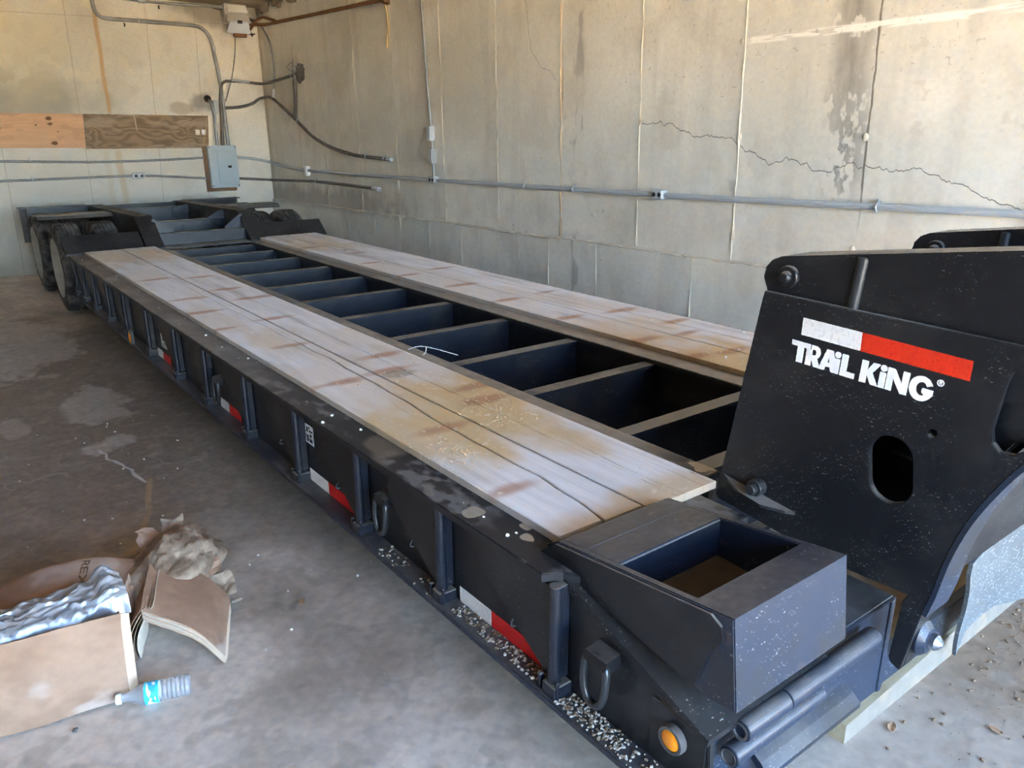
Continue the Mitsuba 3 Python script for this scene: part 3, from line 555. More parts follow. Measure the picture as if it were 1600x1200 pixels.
# rear: sloped guard plates, raised rails, axle deck, crossmembers, fenders
for side in (0, 1):
    g = (lambda m: m) if side == 0 else mir
    add(K+'__guard_plate', g(extrude(Polygon([(8.16, DZ-.02), (8.16, DZ+.012), (8.34, .735), (8.36, .735), (8.19, DZ)]), 'x', XL-.02, 1.755)), 'm_paint_black', fr=tw)
    rp = Polygon([(8.13, DZ-.02), (8.13, DZ+.01), (8.49, .855), (10.98, .80), (10.98, .55), (8.6, .55)])
    add(K+'__rear_rail', [g(bev(rp, 'x', 1.885, 1.905, .002)), g(bev(rp, 'x', 1.775, 1.79, .002)), g(extrude(Polygon([(8.12, DZ), (8.12, DZ+.014), (8.486, .868), (10.98, .814), (10.98, .80), (8.49, .855), (8.13, DZ-.02)]), 'x', 1.765, 1.93))], 'm_paint_black', fr=tw)
    # gussets in the middle well
    for y, zt, zb in ((9.06, .842, .79), (8.46, .835, .75), (10.42, .81, .80)):
        if y != 8.32 or True:
            add(K+'__gusset', g(bev(Polygon([(1.905, zt), (1.93, zt), (2.10, zb-.035), (2.10, zb-.09), (1.905, zb-.09)]), 'y', y-.055, y-.043, .002)), 'm_paint_worn_sky_tint', fr=tw)
    # fenders between and behind the wheels
    add(K+'__fender', [g(bev(Polygon([(XL-.04, 9.56), (1.775, 9.56), (1.775, 9.86), (XL-.06, 9.86)]), 'z', .812, .824, .002)), g(extrude(Polygon([(9.56, .818), (9.52, .79), (9.525, .783), (9.57, .81)]), 'x', XL-.04, 1.775))], 'm_paint', fr=tw)
    add(K+'__fender', [g(bev(Polygon([(XL-.05, 10.98), (1.775, 10.98), (1.775, 11.14), (XL-.05, 11.14)]), 'z', .80, .812, .002))], 'm_paint', fr=tw)
    add(K+'__rear_mudflap', g(rbox(XL-.04, 1.72, 11.07, 11.085, .40, .80, .003)), 'm_grey_rubber', fr=tw)
for y, z0, z1 in ((8.30, .585, .70), (9.0, .635, .75), (10.42, .60, .785)):
    cb = [rbox(1.905, 2*XC-1.905, y-.006, y+.006, z0, z1, .002), rbox(1.905, 2*XC-1.905, y-.01, y+.09, z1-.012, z1, .003)]
    add(K+'__rear_crossmember', cb, 'm_paint_sky_tint', fr=tw)
add(K+'__rear_crossmember', [rbox(XL+.02, 2*XC-XL-.02, 10.96, 11.0, .60, .80, .003)], 'm_paint', fr=tw)
add(K+'__rear_deck_plate', [rbox(1.93, 2*XC-1.93, 8.10, 8.30, DZ-.012, DZ+.002, .002)], 'm_paint_deck', fr=tw)
add(K+'__bolt_head', lathe_x([(0, 0)], 0, 0, 0, 6) if False else cyl((2.36, 8.985, .69), (2.36, 8.97, .69), .018, 12), 'm_paint_pin', 40, fr=tw)
add(K+'__axle', [cyl((1.5, y, .46), (2*XC-1.5, y, .46), .06, 16) for y in (8.98, 10.46)], 'm_paint', 40)
# wheels: duals, tyre with grooves and a deep dished rim
tp = [(0.0, .292), (.012, .315), (.004, .36), (.006, .40), (.018, .427), (.034, .437)]
for gx in (.066, .103, .140, .177): tp += [(gx-.006, .440), (gx-.005, .428), (gx+.005, .428), (gx+.006, .440)]
tp += [(.205, .437), (.222, .427), (.234, .40), (.236, .36), (.228, .315), (.24, .292)]
dish = [(.0, .297), (-.006, .294), (-.006, .286), (.010, .278), (.05, .262), (.12, .25), (.145, .235), (.152, .20), (.150, .13), (.138, .11), (.10, .105), (.09, .09), (.088, 0)]
flat = [(.24, .297), (.246, .294), (.246, .286), (.235, .278), (.2, .262), (.12, .25), (.10, .235), (.10, 0)]
for side in (0, 1):
    g = (lambda m: m) if side == 0 else mir
    for y in (8.98, 10.46):
        for x0, pr in ((1.092, dish), (1.425, dish)):
            k = tidy_w = None
            n_ = 0
            base = K+'__wheel'
            while any(q.startswith((base if n_ == 0 else f'{base}_{n_:03d}')+'__') for q in scene): n_ += 1
            k = base if n_ == 0 else f'{base}_{n_:03d}'
            add(k+'__tire', g(lathe_x(tp, x0, y, .441, 56)), 'm_tire', 35)
            add(k+'__rim', g(lathe_x(pr, x0+.004, y, .441, 48)), 'm_rim', 35, label='pale dusty dished rim' if x0 < 1.2 else None)

# ------------------------------------------------------------------ the gooseneck
G = 'gooseneck'
tag(G, 'black gooseneck with white lettering standing at the front end of the lowboy trailer', 'gooseneck')
GX = 1.85; GC = XC
def mirg(m): return mir(m)
curve = smooth_path([(.7315, .4646, 0), (.717, .528, 0), (.702, .620, 0), (.687, .684, 0), (.666, .751, 0), (.642, .808, 0), (.612, .868, 0), (.576, .928, 0), (.52, .985, 0), (.44, 1.025, 0), (.30, 1.04, 0), (-.35, 1.05, 0)], 4)[:, :2]
outline = [(1.274, 1.215), (1.280, 1.19), (1.387, .556), (1.375, .545), (1.0, .498), (.90, .497), (.772, .500), (.783, .476), (.796, .300), (.790, .289), (.770, .278), (.763, .279)]+[tuple(c) for c in curve]+[(-.35, 1.145)]
plate = Polygon(outline).buffer(0)
slot = affinity.rotate(LineString([(.862, .785), (.862, .850)]).buffer(.056, 16), -8)
cut = Polygon([(.632, 1.128), (.641, 1.09), (.652, .985), (.646, .957), (.628, .940), (.60, .942), (.55, .978), (.48, 1.02), (.38, 1.05), (.1, 1.06), (.1, 1.12), (.60, 1.142)]).buffer(-.008).buffer(.008)
holed = plate.difference(slot).difference(Point(.776, .942).buffer(.0105, 10)).difference(cut)
add(G+'__side_plate', bev(holed, 'x', GX, GX+.02, .002), 'm_paint_new')
add(G+'__side_plate', mirg(bev(plate, 'x', GX, GX+.02, .002)), 'm_paint_new')
add(G+'__inner_plate', extrude(Polygon([(.74, 1.16), (.74, .75), (.62, .95), (.5, 1.03), (.3, 1.06), (-.3, 1.07), (-.3, 1.13)]), 'x', GX+.05, GX+.062), 'm_paint')
def band(pts, x0, x1, th):
    P = np.array(pts); d = np.gradient(P, axis=0); d /= np.linalg.norm(d, axis=1, keepdims=True); nn = np.stack([-d[:, 1], d[:, 0]], 1)
    q = P+nn*th
    poly = Polygon(np.vstack([P, q[::-1]])).buffer(0)
    return extrude(poly, 'x', x0, x1)
def belly(x0, x1, off): return band(curve+np.array([off, off*.3]), x0, x1, .012)
for s in (0, 1):
    g = (lambda m: m) if s == 0 else mirg
    add(G+'__bottom_flange', g(belly(GX-.002, GX+.115, 0)), 'm_paint_worn_sky_tint', 30)
    leg = Polygon([(.772, .500), (.783, .476), (.796, .302), (.770, .278), (.763, .279), (.733, .462), (.725, .5)])
    add(G+'__hook_leg', g(bev(leg, 'x', GX+.02, GX+.075, .002)), 'm_paint_new')
add(G+'__belly_plate', belly(GX+.115, 2*GC-GX-.115, .045), 'm_paint', 30)
# pivoting upper beams
bt = [(1.289, 1.225), (1.299, 1.25), (1.293, 1.275), (1.272, 1.300), (1.245, 1.312), (1.179, 1.321), (-.45, 1.528)]
bpoly = Polygon(bt+[(-.45, 1.18), (.9, 1.02), (1.2, 1.02)]).buffer(0)
for x0 in (1.874, 2*XC-1.874-.13):
    k = tidy(G+'__upper_beam')
    add(G+'__upper_beam', [bev(bpoly, 'x', x0, x0+.014, .003), bev(bpoly, 'x', x0+.116, x0+.13, .003), extrude(Polygon(bt[2:]+[(-.45, 1.514), (1.18, 1.305), (1.26, 1.285)]).buffer(0), 'x', x0-.003, x0+.133)], 'm_paint_new')
    add(k+'__pin_boss', [cyl((x0-.012, 1.217, 1.260), (x0+.01, 1.217, 1.260), .031, 24), cyl((x0-.028, 1.217, 1.260), (x0, 1.217, 1.260), .017, 20, .006)], 'm_paint_new', 40)
    add(k+'__stiffener', cyl((x0+.002, 1.028, 1.19), (x0+.002, 1.014, 1.335), .0155, 18), 'm_paint_pin', 40)
add(G+'__pivot_tube', cyl((1.86, 1.05, .62), (2*XC-1.86, 1.0, .62), .04, 16), 'm_paint')
add(G+'__brace_rod', cyl((1.87, .80, .86), (2.04, .95, .80), .012, 10), 'm_paint_pin')
add(G+'__added_light_block', [extrude(Polygon([(.70, .70), (.72, 1.16), (1.28, 1.19), (1.37, .56), (.80, .51)]), 'x', 2.05, 2.062), extrude(Polygon([(1.37, .56), (1.385, .56), (1.275, 1.19), (1.26, 1.19)]), 'x', GX+.02, 2*XC-GX-.02)], 'm_paint')  # unseen plates added inside to block light, so the slot reads dark
add(G+'__front_crossbeam', rbox(1.9, 2*XC-1.9, -.43, -.35, 1.08, 1.45, .005), 'm_paint')
# latch pin and blade at the plate's low corner
k = G+'__latch'
add(k+'__blade', extrude(Polygon([(GX, 1.365), (GX-.018, 1.33), (GX-.05, 1.27), (GX-.055, 1.19), (GX-.02, 1.13), (GX, 1.11)]), 'z', 0, .009).apply_transform(trimesh.transformations.translation_matrix([0, 0, 0])), 'm_paint_new', fr=lambda m: trimesh.Trimesh(m.vertices+np.stack([0*m.vertices[:, 0], 0*m.vertices[:, 0], .592+(m.vertices[:, 1]-1.11)*.13], 1), m.faces, process=False))
add(k+'__boss', [cyl((GX-.032, 1.232, .640), (GX, 1.232, .640), .0265, 24), cyl((GX-.05, 1.232, .640), (GX-.03, 1.232, .640), .017, 20)], 'm_paint_pin', 40)
tag(k, 'latch pin with a blade lever')
# foot bolt on the hook leg
k = G+'__foot_bolt'
add(k+'__washer', lathe_x([(0, .044), (.006, .044), (.022, .030), (.022, 0)], 0, 0, 0, 24), 'm_paint_worn_sky_tint', 35, fr=lambda m: trimesh.Trimesh(np.stack([m.vertices[:, 1]+1.915, -m.vertices[:, 0]+.748, m.vertices[:, 2]*1.15+.36], 1), m.faces, process=False))
add(k+'__nut', lathe_x([(0, .022), (.018, .022), (.030, .012), (.030, .009), (.034, .006), (.034, 0)], 0, 0, 0, 18), 'm_steel_bolt', 30, fr=lambda m: trimesh.Trimesh(np.stack([m.vertices[:, 1]+1.917, -m.vertices[:, 0]+.728, m.vertices[:, 2]+.362], 1), m.faces, process=False), label='shiny steel nut')
# reflective tape and lettering on the plate
def quad(pts, x, mt, key, lab=None): return add(key, extrude(Polygon(pts), 'x', x-.0012, x), mt, label=lab)
quad([(1.146, 1.162), (.9785, 1.152), (.979, 1.104), (1.148, 1.115)], GX, 'm_tape_white', G+'__reflective_tape', 'white and red honeycomb reflective tape')
quad([(.9785, 1.152), (.713, 1.135), (.714, 1.087), (.979, 1.104)], GX, 'm_tape_red', G+'__reflective_tape__red_half')
def arc(cx, cy, rx, ry, a0, a1, n=20): return [(cx+rx*math.cos(math.radians(a)), cy+ry*math.sin(math.radians(a))) for a in np.linspace(a0, a1, n)]
def glyphs():
    out = []
    out.append(Polygon([(0, 1), (.98, 1), (.98, .76), (.66, .76), (.66, 0), (.33, 0), (.33, .76), (0, .76)]))                          # T
    R = Polygon([(.80, 0), (.80, .76), (1.02, .76), (1.02, 1), (1.25, 1)]+arc(1.25, .69, .27, .31, 90, -60)+[(1.58, 0), (1.24, 0), (1.10, .32), (1.10, 0)])
    out.append(R.difference(Polygon([(1.10, .54), (1.10, .80), (1.22, .80)]+arc(1.22, .67, .08, .13, 90, -90)+[(1.10, .54)])))
    A = Polygon([(1.50, 0), (1.80, 1), (2.12, 1), (2.46, 0), (2.12, 0), (2.06, .20), (1.85, .20), (1.80, 0)])
    out.append(A.difference(Polygon([(1.90, .40), (2.01, .40), (1.955, .66)])))
    out.append(Polygon([(2.22, 0), (2.22, .70), (2.50, .70), (2.50, 0)])); out.append(Point(2.36, .88).buffer(.15))                     # i
    out.append(Polygon([(2.56, 0), (2.56, 1), (2.86, 1), (2.86, .25), (3.26, .25), (3.26, 0)]))                                          # L
    out.append(Polygon([(3.50, 0), (3.50, 1), (3.80, 1), (3.80, .62), (4.02, 1), (4.36, 1), (4.04, .53), (4.36, 0), (4.02, 0), (3.80, .40), (3.80, 0)]))   # K
    out.append(Polygon([(4.36, 0), (4.36, .70), (4.64, .70), (4.64, 0)])); out.append(Point(4.50, .88).buffer(.15))                     # i
    out.append(Polygon([(4.68, 0), (4.68, 1), (4.98, 1), (5.34, .46), (5.34, 1), (5.62, 1), (5.62, 0), (5.34, 0), (4.96, .56), (4.96, 0)]))    # N
    Gp = Point(0, 0).buffer(1, 24); Gp = affinity.translate(affinity.scale(Gp, .50, .54), 6.16, .49)
    Gi = affinity.translate(affinity.scale(Point(0, 0).buffer(1, 24), .22, .29), 6.18, .49)
    gsh = Gp.difference(Gi).difference(Polygon([(6.2, .54), (7, .54), (7, .80), (6.52, .70), (6.36, .62)])).union(Polygon([(6.20, .33), (6.20, .54), (6.66, .54), (6.66, .30), (6.5, .15)]))
    out.append(gsh)
    return out
LS = .058
def place_text(pl):
    # letter space (u right, v up) -> plate (y decreasing to the right, z), along the tilted baseline
    d = np.array([.797-1.172, 1.015-1.040]); d /= np.linalg.norm(d); up = np.array([-d[1], d[0]])*-1
    if up[1] < 0: up = -up
    o = np.array([1.176, 1.0395]); sx = .0580
    f = affinity.affine_transform(pl, [sx*d[0], LS*up[0], sx*d[1], LS*up[1], o[0], o[1]])
    return f if f.is_valid else f.buffer(0)
for gl in glyphs(): add(G+'__letter', extrude(place_text(gl), 'x', GX-.001, GX), 'm_letter')
Rm = Point(6.86, .95).buffer(.14).difference(Point(6.86, .95).buffer(.105)).union(Polygon([(6.81, .87), (6.81, 1.03), (6.90, 1.03), (6.92, .98), (6.89, .95), (6.92, .87), (6.885, .87), (6.86, .94), (6.84, .94), (6.84, .87)]))
add(G+'__registered_mark', extrude(place_text(Rm), 'x', GX-.001, GX), 'm_letter')

# ------------------------------------------------------------------ around the gooseneck's foot
tb_ = np.array([(1.80, .86, 0), (1.80, .86, .062), (1.80, 1.02, .062), (1.80, 1.02, 0), (3.4, .86, 0), (3.4, .87, .125), (3.4, 1.03, .125), (3.4, 1.03, 0)])
tb_[:, 1] -= .005
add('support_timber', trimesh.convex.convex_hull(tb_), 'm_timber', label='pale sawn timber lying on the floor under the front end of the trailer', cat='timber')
fl_px = [(2.297, .374), (2.317, .410), (2.402, .412), (2.43, .43), (2.502, .444), (2.56, .455), (2.656, .472), (3.082, .487), (3.326, .043), (2.95, .07), (2.826, .095), (2.603, .140), (2.425, .119), (2.40, .09), (2.358, .060), (2.353, .219)]
mf = extrude(Polygon(fl_px).buffer(.004).buffer(-.004), 'y', 0, .012)
for _ in range(3): mf = mf.subdivide()
v = mf.vertices.copy(); v[:, 1] += .80+.014*np.sin((v[:, 0]-2.3)*9)+.008*np.sin(v[:, 2]*14)
add('mudflap', trimesh.Trimesh(v, mf.faces, process=False), 'm_mudflap', 40, label='grey rubber mudflap hanging over the timber at the right edge', cat='mudflap')
r = np.random.default_rng(3); n = 900
pts = np.stack([2.95+.42*r.standard_normal(n), .70+.16*r.standard_normal(n), np.zeros(n)], 1); pts = pts[(pts[:, 1] < .84) & (pts[:, 0] < 4.3)]
add('soil_debris', crumbs(pts+[0, 0, .003], .002+.006*r.random(len(pts))**3, 4), 'm_soil', label='crumbs of dark soil scattered on the floor by the mudflap', cat='soil', kind='stuff')
def leaf(x, y, s, rot, seed, key, label, mt='m_leaf', group=None):
    rr = np.random.default_rng(seed)
    def fn(a, b):
        u, w = (a-.5)*2, (b-.5)*2
        wd = np.sqrt(np.clip(1-u*u, 0, 1))*.5
        X, Y = u, w*wd
        Z = .22*meshkit.fbm(np.stack([a*3+seed, b*3, a*0], -1), 3)+.15*np.abs(w)
        c, s_ = math.cos(rot), math.sin(rot)
        return np.stack([x+s*(c*X-s_*Y), y+s*(s_*X+c*Y), .002+s*Z], -1)
    add(key, grid(12, 9, fn, .0012), mt, True, label=label, cat='leaf', group='dry leaves and scraps on the floor')
leaf(1.965, .805, .022, .4, 2, 'dry_leaf', 'curled brown dry leaf on the floor in front of the timber')
leaf(2.185, .618, .020, 1.4, 5, 'dry_leaf', 'curled brown dry leaf on the open floor at the lower right edge')
leaf(2.76, .70, .03, .2, 7, 'dry_leaf', 'pale curled leaf lying on the soil under the mudflap', 'm_paper')
leaf(.885, 2.462, .02, .9, 9, 'dry_leaf', 'small tan scrap lying alone on the floor right of the paper sacks')
leaf(.70, 2.62, .02, .1, 10, 'dry_leaf', 'small pale scrap beside the right edge of the folded sack', 'm_kraft_pale')

# grit and pellets on the flange and the deck
r = np.random.default_rng(21)
def on_flange(y0, y1, n, x0=1.085, x1=1.148): return np.stack([x0+(x1-x0)*r.random(n), y0+(y1-y0)*r.random(n), np.full(n, .237)], 1)
P = np.vstack([on_flange(1.36, 1.78, 230, 1.10), on_flange(1.05, 1.27, 230, 1.088), on_flange(.96, 1.06, 30), on_flange(2.08, 2.24, 45), on_flange(1.85, 2.0, 12)])
add('spilled_pellets', crumbs(toW(P), .0022+.0036*r.random(len(P)), 9), 'm_grit', label='white and tan pellets spilled along the bottom flange of the trailer', cat='pellets', kind='stuff')
P = np.concatenate([np.stack([1.32+.03*r.standard_normal(160), 2.07+.05*r.standard_normal(160)], 1), np.stack([1.64+.07*r.standard_normal(260), 2.33+.12*r.standard_normal(260)], 1), np.stack([1.50+.16*r.standard_normal(120), 4.0+2*r.standard_normal(120)], 1)])
P = P[(P[:, 0] > 1.23) & (P[:, 0] < 1.83) & (P[:, 1] > 1.45) & (P[:, 1] < 8)]
add('sawdust', crumbs(toW(np.column_stack([P, np.full(len(P), DZ+.029)])), .0012+.004*r.random(len(P))**2, 3), 'm_sawdust', label='tan sawdust crumbs heaped on the near deck planks', cat='sawdust', kind='stuff')
P = np.stack([2.9+.6*r.random(60), 2.2+5.6*r.random(60), np.full(60, DZ+.029)], 1)
P2 = np.stack([1.11+.1*r.random(40), 1.5+6.4*r.random(40), np.full(40, DZ+.002)], 1)
add('deck_pellets', crumbs(toW(np.vstack([P, P2])), .002+.007*r.random(100)**2, 5), 'm_pellet', label='pale pellets scattered over the far planks and the near deck edge', cat='pellets', kind='stuff')
add('plastic_tie', [tube(toW(smooth_path([(1.85, 3.30, .612), (1.89, 3.26, .63), (1.93, 3.20, .628), (1.99, 3.06, .612)], 6)), .0022, 6), tube(toW(smooth_path([(1.915, 3.23, .628), (1.89, 3.20, .61), (1.87, 3.19, .607)], 5)), .002, 6)], 'm_white', True, label='thin white plastic tie lying on the inner edge of the near planks', cat='cable tie')
pp = Polygon([(2.70, 2.43), (2.84, 2.56), (2.90, 2.40), (2.78, 2.36)])
add('paper_scrap', extrude(affinity.translate(pp, -.28, -.25), 'z', .262, .264), 'm_paper', label='white scrap of paper lying in the open frame between crossmembers', cat='paper', fr=lambda m: tw(trimesh.Trimesh(m.vertices+np.stack([0*m.vertices[:, 0], 0*m.vertices[:, 0], (m.vertices[:, 1]-2.1)*.25], 1), m.faces, process=False)))

r = np.random.default_rng(31)
P = np.vstack([np.stack([.1+.9*r.random(70), 3.0+2.2*r.random(70)], 1), np.stack([.5+.8*r.random(45), 1.7+1.3*r.random(45)], 1)])
add('floor_crumbs', crumbs(np.column_stack([P, np.full(len(P), .002)]), .0015+.0055*r.random(len(P))**3, 8), 'm_pellet', label='tiny pale crumbs strewn over the open floor left of the trailer', cat='crumbs', kind='stuff')
# ------------------------------------------------------------------ paper sacks, plastic bag, bottle
def wavy(P, amp, fr, seed):
    d = np.stack([meshkit.fbm(P*fr+seed+i*31, 3)-.5 for i in range(3)], -1); return P+d*amp*2
# front sack: a thick stack of flattened layers standing on edge
fA, fB = np.array([-.20, 2.36, 0]), np.array([.262, 2.283, 0]); up_ = np.array([.012, .012, .285])
ks = 'paper_sack'
def sheet(a, b, upv, amp, seed, nx=26, ny=18, th=.003):
    return grid(nx, ny, lambda s, t: wavy(a+(b-a)*s[..., None]+upv*t[..., None], amp, 6, seed)*np.array([1, 1, 1])+np.array([0, 0, .012]), th)
add(ks+'__front_panel', sheet(fA, fB, up_, .010, 1), 'm_kraft', 50)
nrm = np.array([.16, .985, 0])
ms = [sheet(fB+np.array([-.05, .016+.006*i, 0]), fB+np.array([.0075*i, .008+.006*i, 0]), up_*(.985-.02*i), .002, 20+i, 4, 14) for i in range(1, 5)]
add(ks+'__layered_edge', ms, 'm_kraft_edge', 50)
bk = np.array([.03, .36, 0])
add(ks+'__back_panel', grid(26, 16, lambda s, t: wavy(np.array([-.20, 2.70, 0])+(np.array([.36, 2.60, 0])-np.array([-.20, 2.70, 0]))*s[..., None]+np.stack([0*t, .06*t-.10*t*t, (.22+0*s)*t], -1), .012, 5, 7), .003), 'm_kraft', 50)
add(ks+'__side_panel', [sheet(np.array([.262, 2.31, 0]), np.array([.36, 2.60, 0]), np.array([.0, .01, .24]), .008, 9, 14, 12), sheet(np.array([-.2, 2.38, 0]), np.array([-.2, 2.70, 0]), np.array([0, 0, .26]), .008, 10, 14, 12)], 'm_kraft', 50)
tag(ks, 'large open brown paper sack at the left edge, stuffed with silver plastic', 'paper sack')
# silver plastic bag lying in the sack's mouth
def silver(s, t):
    x = -.09+.41*s; y = 2.375+.20*t
    z = .276+.028*np.sin(np.pi*t)**.7+.045*np.sin(np.pi*np.clip((s-.80)/.2, 0, 1))*t
    P = np.stack([x+.0*t, y+.03*(s-.5), z], -1)
    n1 = meshkit.fbm(np.stack([s*7, t*9, 0*s], -1), 4); n2 = meshkit.noise(np.stack([s*26, t*5, 0*s+4], -1))
    P[..., 2] += .03*(n1-.5)+.010*(n2-.5)+.012*(np.abs(meshkit.noise(np.stack([s*17+t*6, t*13-s*5, 0*s+2], -1))-.5)); P[..., 1] += .03*(meshkit.fbm(np.stack([s*5, t*4, 0*s+9], -1), 3)-.5)
    edge = np.clip(np.minimum(t, 1-t)/.12, 0, 1); P[..., 2] -= .05*(1-edge)**2
    return P
add('plastic_bag', grid(110, 70, silver, .0015), 'm_silver', 60, label='crinkled silver plastic bag stuffed in the mouth of the large brown sack', cat='plastic bag')
# folded sack standing like a tent, right of the first
kt = 'paper_sack_001'
rid0, rid1 = np.array([.352, 2.43, .205]), np.array([.475, 2.80, .20])
far0, far1 = np.array([.555, 2.30, .02]), np.array([.665, 2.57, .055])
def tent_right(off):
    def fn(s, t):
        a = rid0+(rid1-rid0)*t[..., None]; b = far0+(far1-far0)*t[..., None]
        P = a+(b-a)*s[..., None]; P[..., 2] += .018*np.sin(np.pi*s)+.012*np.sin(np.pi*t)+.03*np.sin(np.pi*s)*s
        P = wavy(P, .006, 7, 3); P[..., 2] -= off; P[..., 1] -= off*.35*(1-t); return P
    return fn
add(kt+'__right_panel', grid(24, 20, tent_right(0), .0025), 'm_kraft', 50)
for i in range(1, 6): add(kt+'__layer', grid(24, 6, (lambda o: lambda s, t: tent_right(o)(s, t*.9+.02*math.sin(o*900)))(.007*i), .0015), 'm_kraft_edge' if i % 2 else 'm_kraft_pale', 50)
def tent_left(off):
    def fn(s, t):
        a = rid0+(rid1-rid0)*t[..., None]; b = np.array([.300, 2.475, .004])+(np.array([.42, 2.80, .01])-np.array([.300, 2.475, .004]))*t[..., None]
        P = a+(b-a)*s[..., None]; P[..., 0] -= .03*np.sin(np.pi*s)+off; return wavy(P, .006, 8, 13)
    return fn
for i in range(4): add(kt+'__left_panel', grid(16, 14, tent_left(-.012*i), .002), ('m_kraft', 'm_kraft_edge', 'm_kraft_in', 'm_kraft_pale')[i], 50)
tag(kt, 'flattened brown paper sack folded over like a tent beside the large open sack', 'paper sack')
# torn crumpled sack behind
kc = 'torn_sack'
m = trimesh.creation.icosphere(5, 1.0); d = m.vertices
q = d*np.array([.14, .25, .14]); q *= (.72+.6*meshkit.fbm(d*1.7+5, 3))[:, None]; q += (meshkit.fbm(d*7+2, 3)-.5)[:, None]*d*.02
q = q@np.array([[math.cos(-.5), math.sin(-.5), 0], [-math.sin(-.5), math.cos(-.5), 0], [0, 0, 1]])+np.array([.545, 2.80, .09]); q[:, 2] = np.maximum(q[:, 2], .003)
add(kc, trimesh.Trimesh(q, m.faces, process=False), 'm_torn', False, label='torn and crumpled grey-brown paper sack heaped behind the folded one', cat='paper sack')
for i, (x, y, z, s) in enumerate([(.60, 3.0, .18, .05), (.63, 2.72, .11, .05), (.655, 2.66, .06, .06), (.56, 2.92, .16, .05), (.50, 2.96, .19, .04), (.42, 3.02, .05, .06), (.33, 3.02, .05, .06)]):
    add(kc+'__torn_flap', grid(14, 10, lambda a, b: wavy(np.stack([x+s*(a-.5)*1.6, y+s*(b-.5)*1.4, z+s*.9*(b-.3)], -1), .03, 18, i*9), .0015), ('m_torn', 'm_kraft', 'm_torn')[i % 3], False)
def bulge(s, t): return wavy(np.stack([-.15+.62*s+.04*t, 2.70+.30*t-.05*s, .03+.212*np.sin(np.pi*(.10+.84*t))**.6*np.sin(np.pi*(.06+.88*s))**.5], -1), .012, 5, 77)
add('paper_sack_002', grid(40, 26, bulge, .003), 'm_kraft', 50, label='bulging brown paper sack lying behind the silver plastic bag', cat='paper sack')
tm = meshkit.text_mesh('REX', .030, .0008, True).subdivide(); tv = tm.vertices
ss, tt = .62+tv[:, 1]*1.2-tv[:, 0]*.5, .50-tv[:, 0]*4.4
tp3 = bulge(ss, tt); e = .002
nn_ = np.cross(bulge(ss+e, tt)-tp3, bulge(ss, tt+e)-tp3); nn_ /= np.linalg.norm(nn_, axis=1, keepdims=True); nn_ *= np.sign(nn_[:, 2:3])
add('paper_sack_002__printed_text', trimesh.Trimesh(tp3+nn_*(.0012+tv[:, 2:3]), tm.faces, process=False), 'm_ink')
# bottle
def bottle():
    prof = [(0, .0), (0, .012), (.002, .0145), (.012, .0145), (.014, .0125), (.02, .0125), (.03, .014), (.05, .022), (.068, .0305), (.076, .032)]
    x = .076
    lab0 = x; prof += [(.078, .0315), (.118, .0315), (.120, .0325)]; x = .122
    while x < .196: prof += [(x, .0325), (x+.005, .0300), (x+.010, .0325)]; x += .0125
    prof += [(.203, .031), (.206, .026), (.203, .01), (.202, 0)]
    return prof
BO = np.array([.222, 2.268, .0335]); BD = np.array([.172, -.055, 0.0]); BD = BD/np.linalg.norm(BD)
def lay(m):
    v = m.vertices; x, y, z = v[:, 0], v[:, 1], v[:, 2]; side = np.array([-BD[1], BD[0], 0])
    return trimesh.Trimesh(BO+x[:, None]*BD+y[:, None]*side+z[:, None]*np.array([0, 0, 1.0]), m.faces, process=False)
pb = bottle()
add('water_bottle__body', lay(lathe_x(pb[4:], 0, 0, 0, 32)), 'm_pet', 30)
add('water_bottle__cap', lay(lathe_x([(-.002, 0), (-.002, .014), (0, .0155), (.012, .0155), (.013, .0135), (.013, .0)], 0, 0, 0, 24)), 'm_cap', 30)
add('water_bottle__label', lay(lathe_x([(.078, .0325), (.082, .0328), (.114, .0328), (.118, .0325)], 0, 0, 0, 32)), 'm_bottle_label', 30)
add('water_bottle__label__stripe', lay(cat_m([lathe_x([(.0785, .0328), (.080, .0331), (.084, .0331), (.085, .0328)], 0, 0, 0, 32), lathe_x([(.110, .0328), (.111, .0331), (.1165, .0331), (.1175, .0328)], 0, 0, 0, 32)])), 'm_teal', 30)
tag('water_bottle', 'clear plastic water bottle with blue label lying on the floor by the large sack', 'bottle')
add('pebble', crumbs([(.103, 2.243, .006)], [.009], 5), 'm_grey_rubber', True, label='small dark pebble on the floor in front of the large sack', cat='pebble')

# ------------------------------------------------------------------ back wall: boards, panel, conduits, lamp
Yw = BY
kb = add('plywood_board', bev(Polygon([(.4, 2.01), (2.06, 2.01), (2.03, 1.585), (.4, 1.60)]), 'y', Yw-.02, Yw, .002), 'm_ply_new', label='orange knotty plywood board mounted on the back wall, the left one of two', cat='board')
kb = add('plywood_board', bev(Polygon([(2.063, 2.01), (3.70, 2.0), (3.64, 1.565), (2.035, 1.57)]), 'y', Yw-.02, Yw, .002), 'm_ply_old', label='grey-brown weathered plywood board on the back wall beside the electrical panel', cat='board')
for x, c in ((3.46, 'm_label_cream'), (3.545, 'm_white')):
    add(kb+'__sticker', bev(Polygon([(x, 1.815), (x+.06, 1.812), (x+.058, 1.745), (x, 1.748)]), 'y', Yw-.022, Yw-.02, .0005), c, label='small paper sticker')
add(kb+'__edge_batten', bev(Polygon([(3.66, 2.0), (3.71, 2.0), (3.665, 1.58), (3.62, 1.58)]), 'y', Yw-.035, Yw, .002), 'm_label_cream')
p0 = 'electrical_panel'
add(p0+'__backing_board', rbox(3.525, 3.955, Yw-.03, Yw, .955, 1.585, .003), 'm_wood_dark')
add(p0+'__box', rbox(3.575, 3.965, Yw-.125, Yw-.03, 1.015, 1.59, .006), 'm_panel')
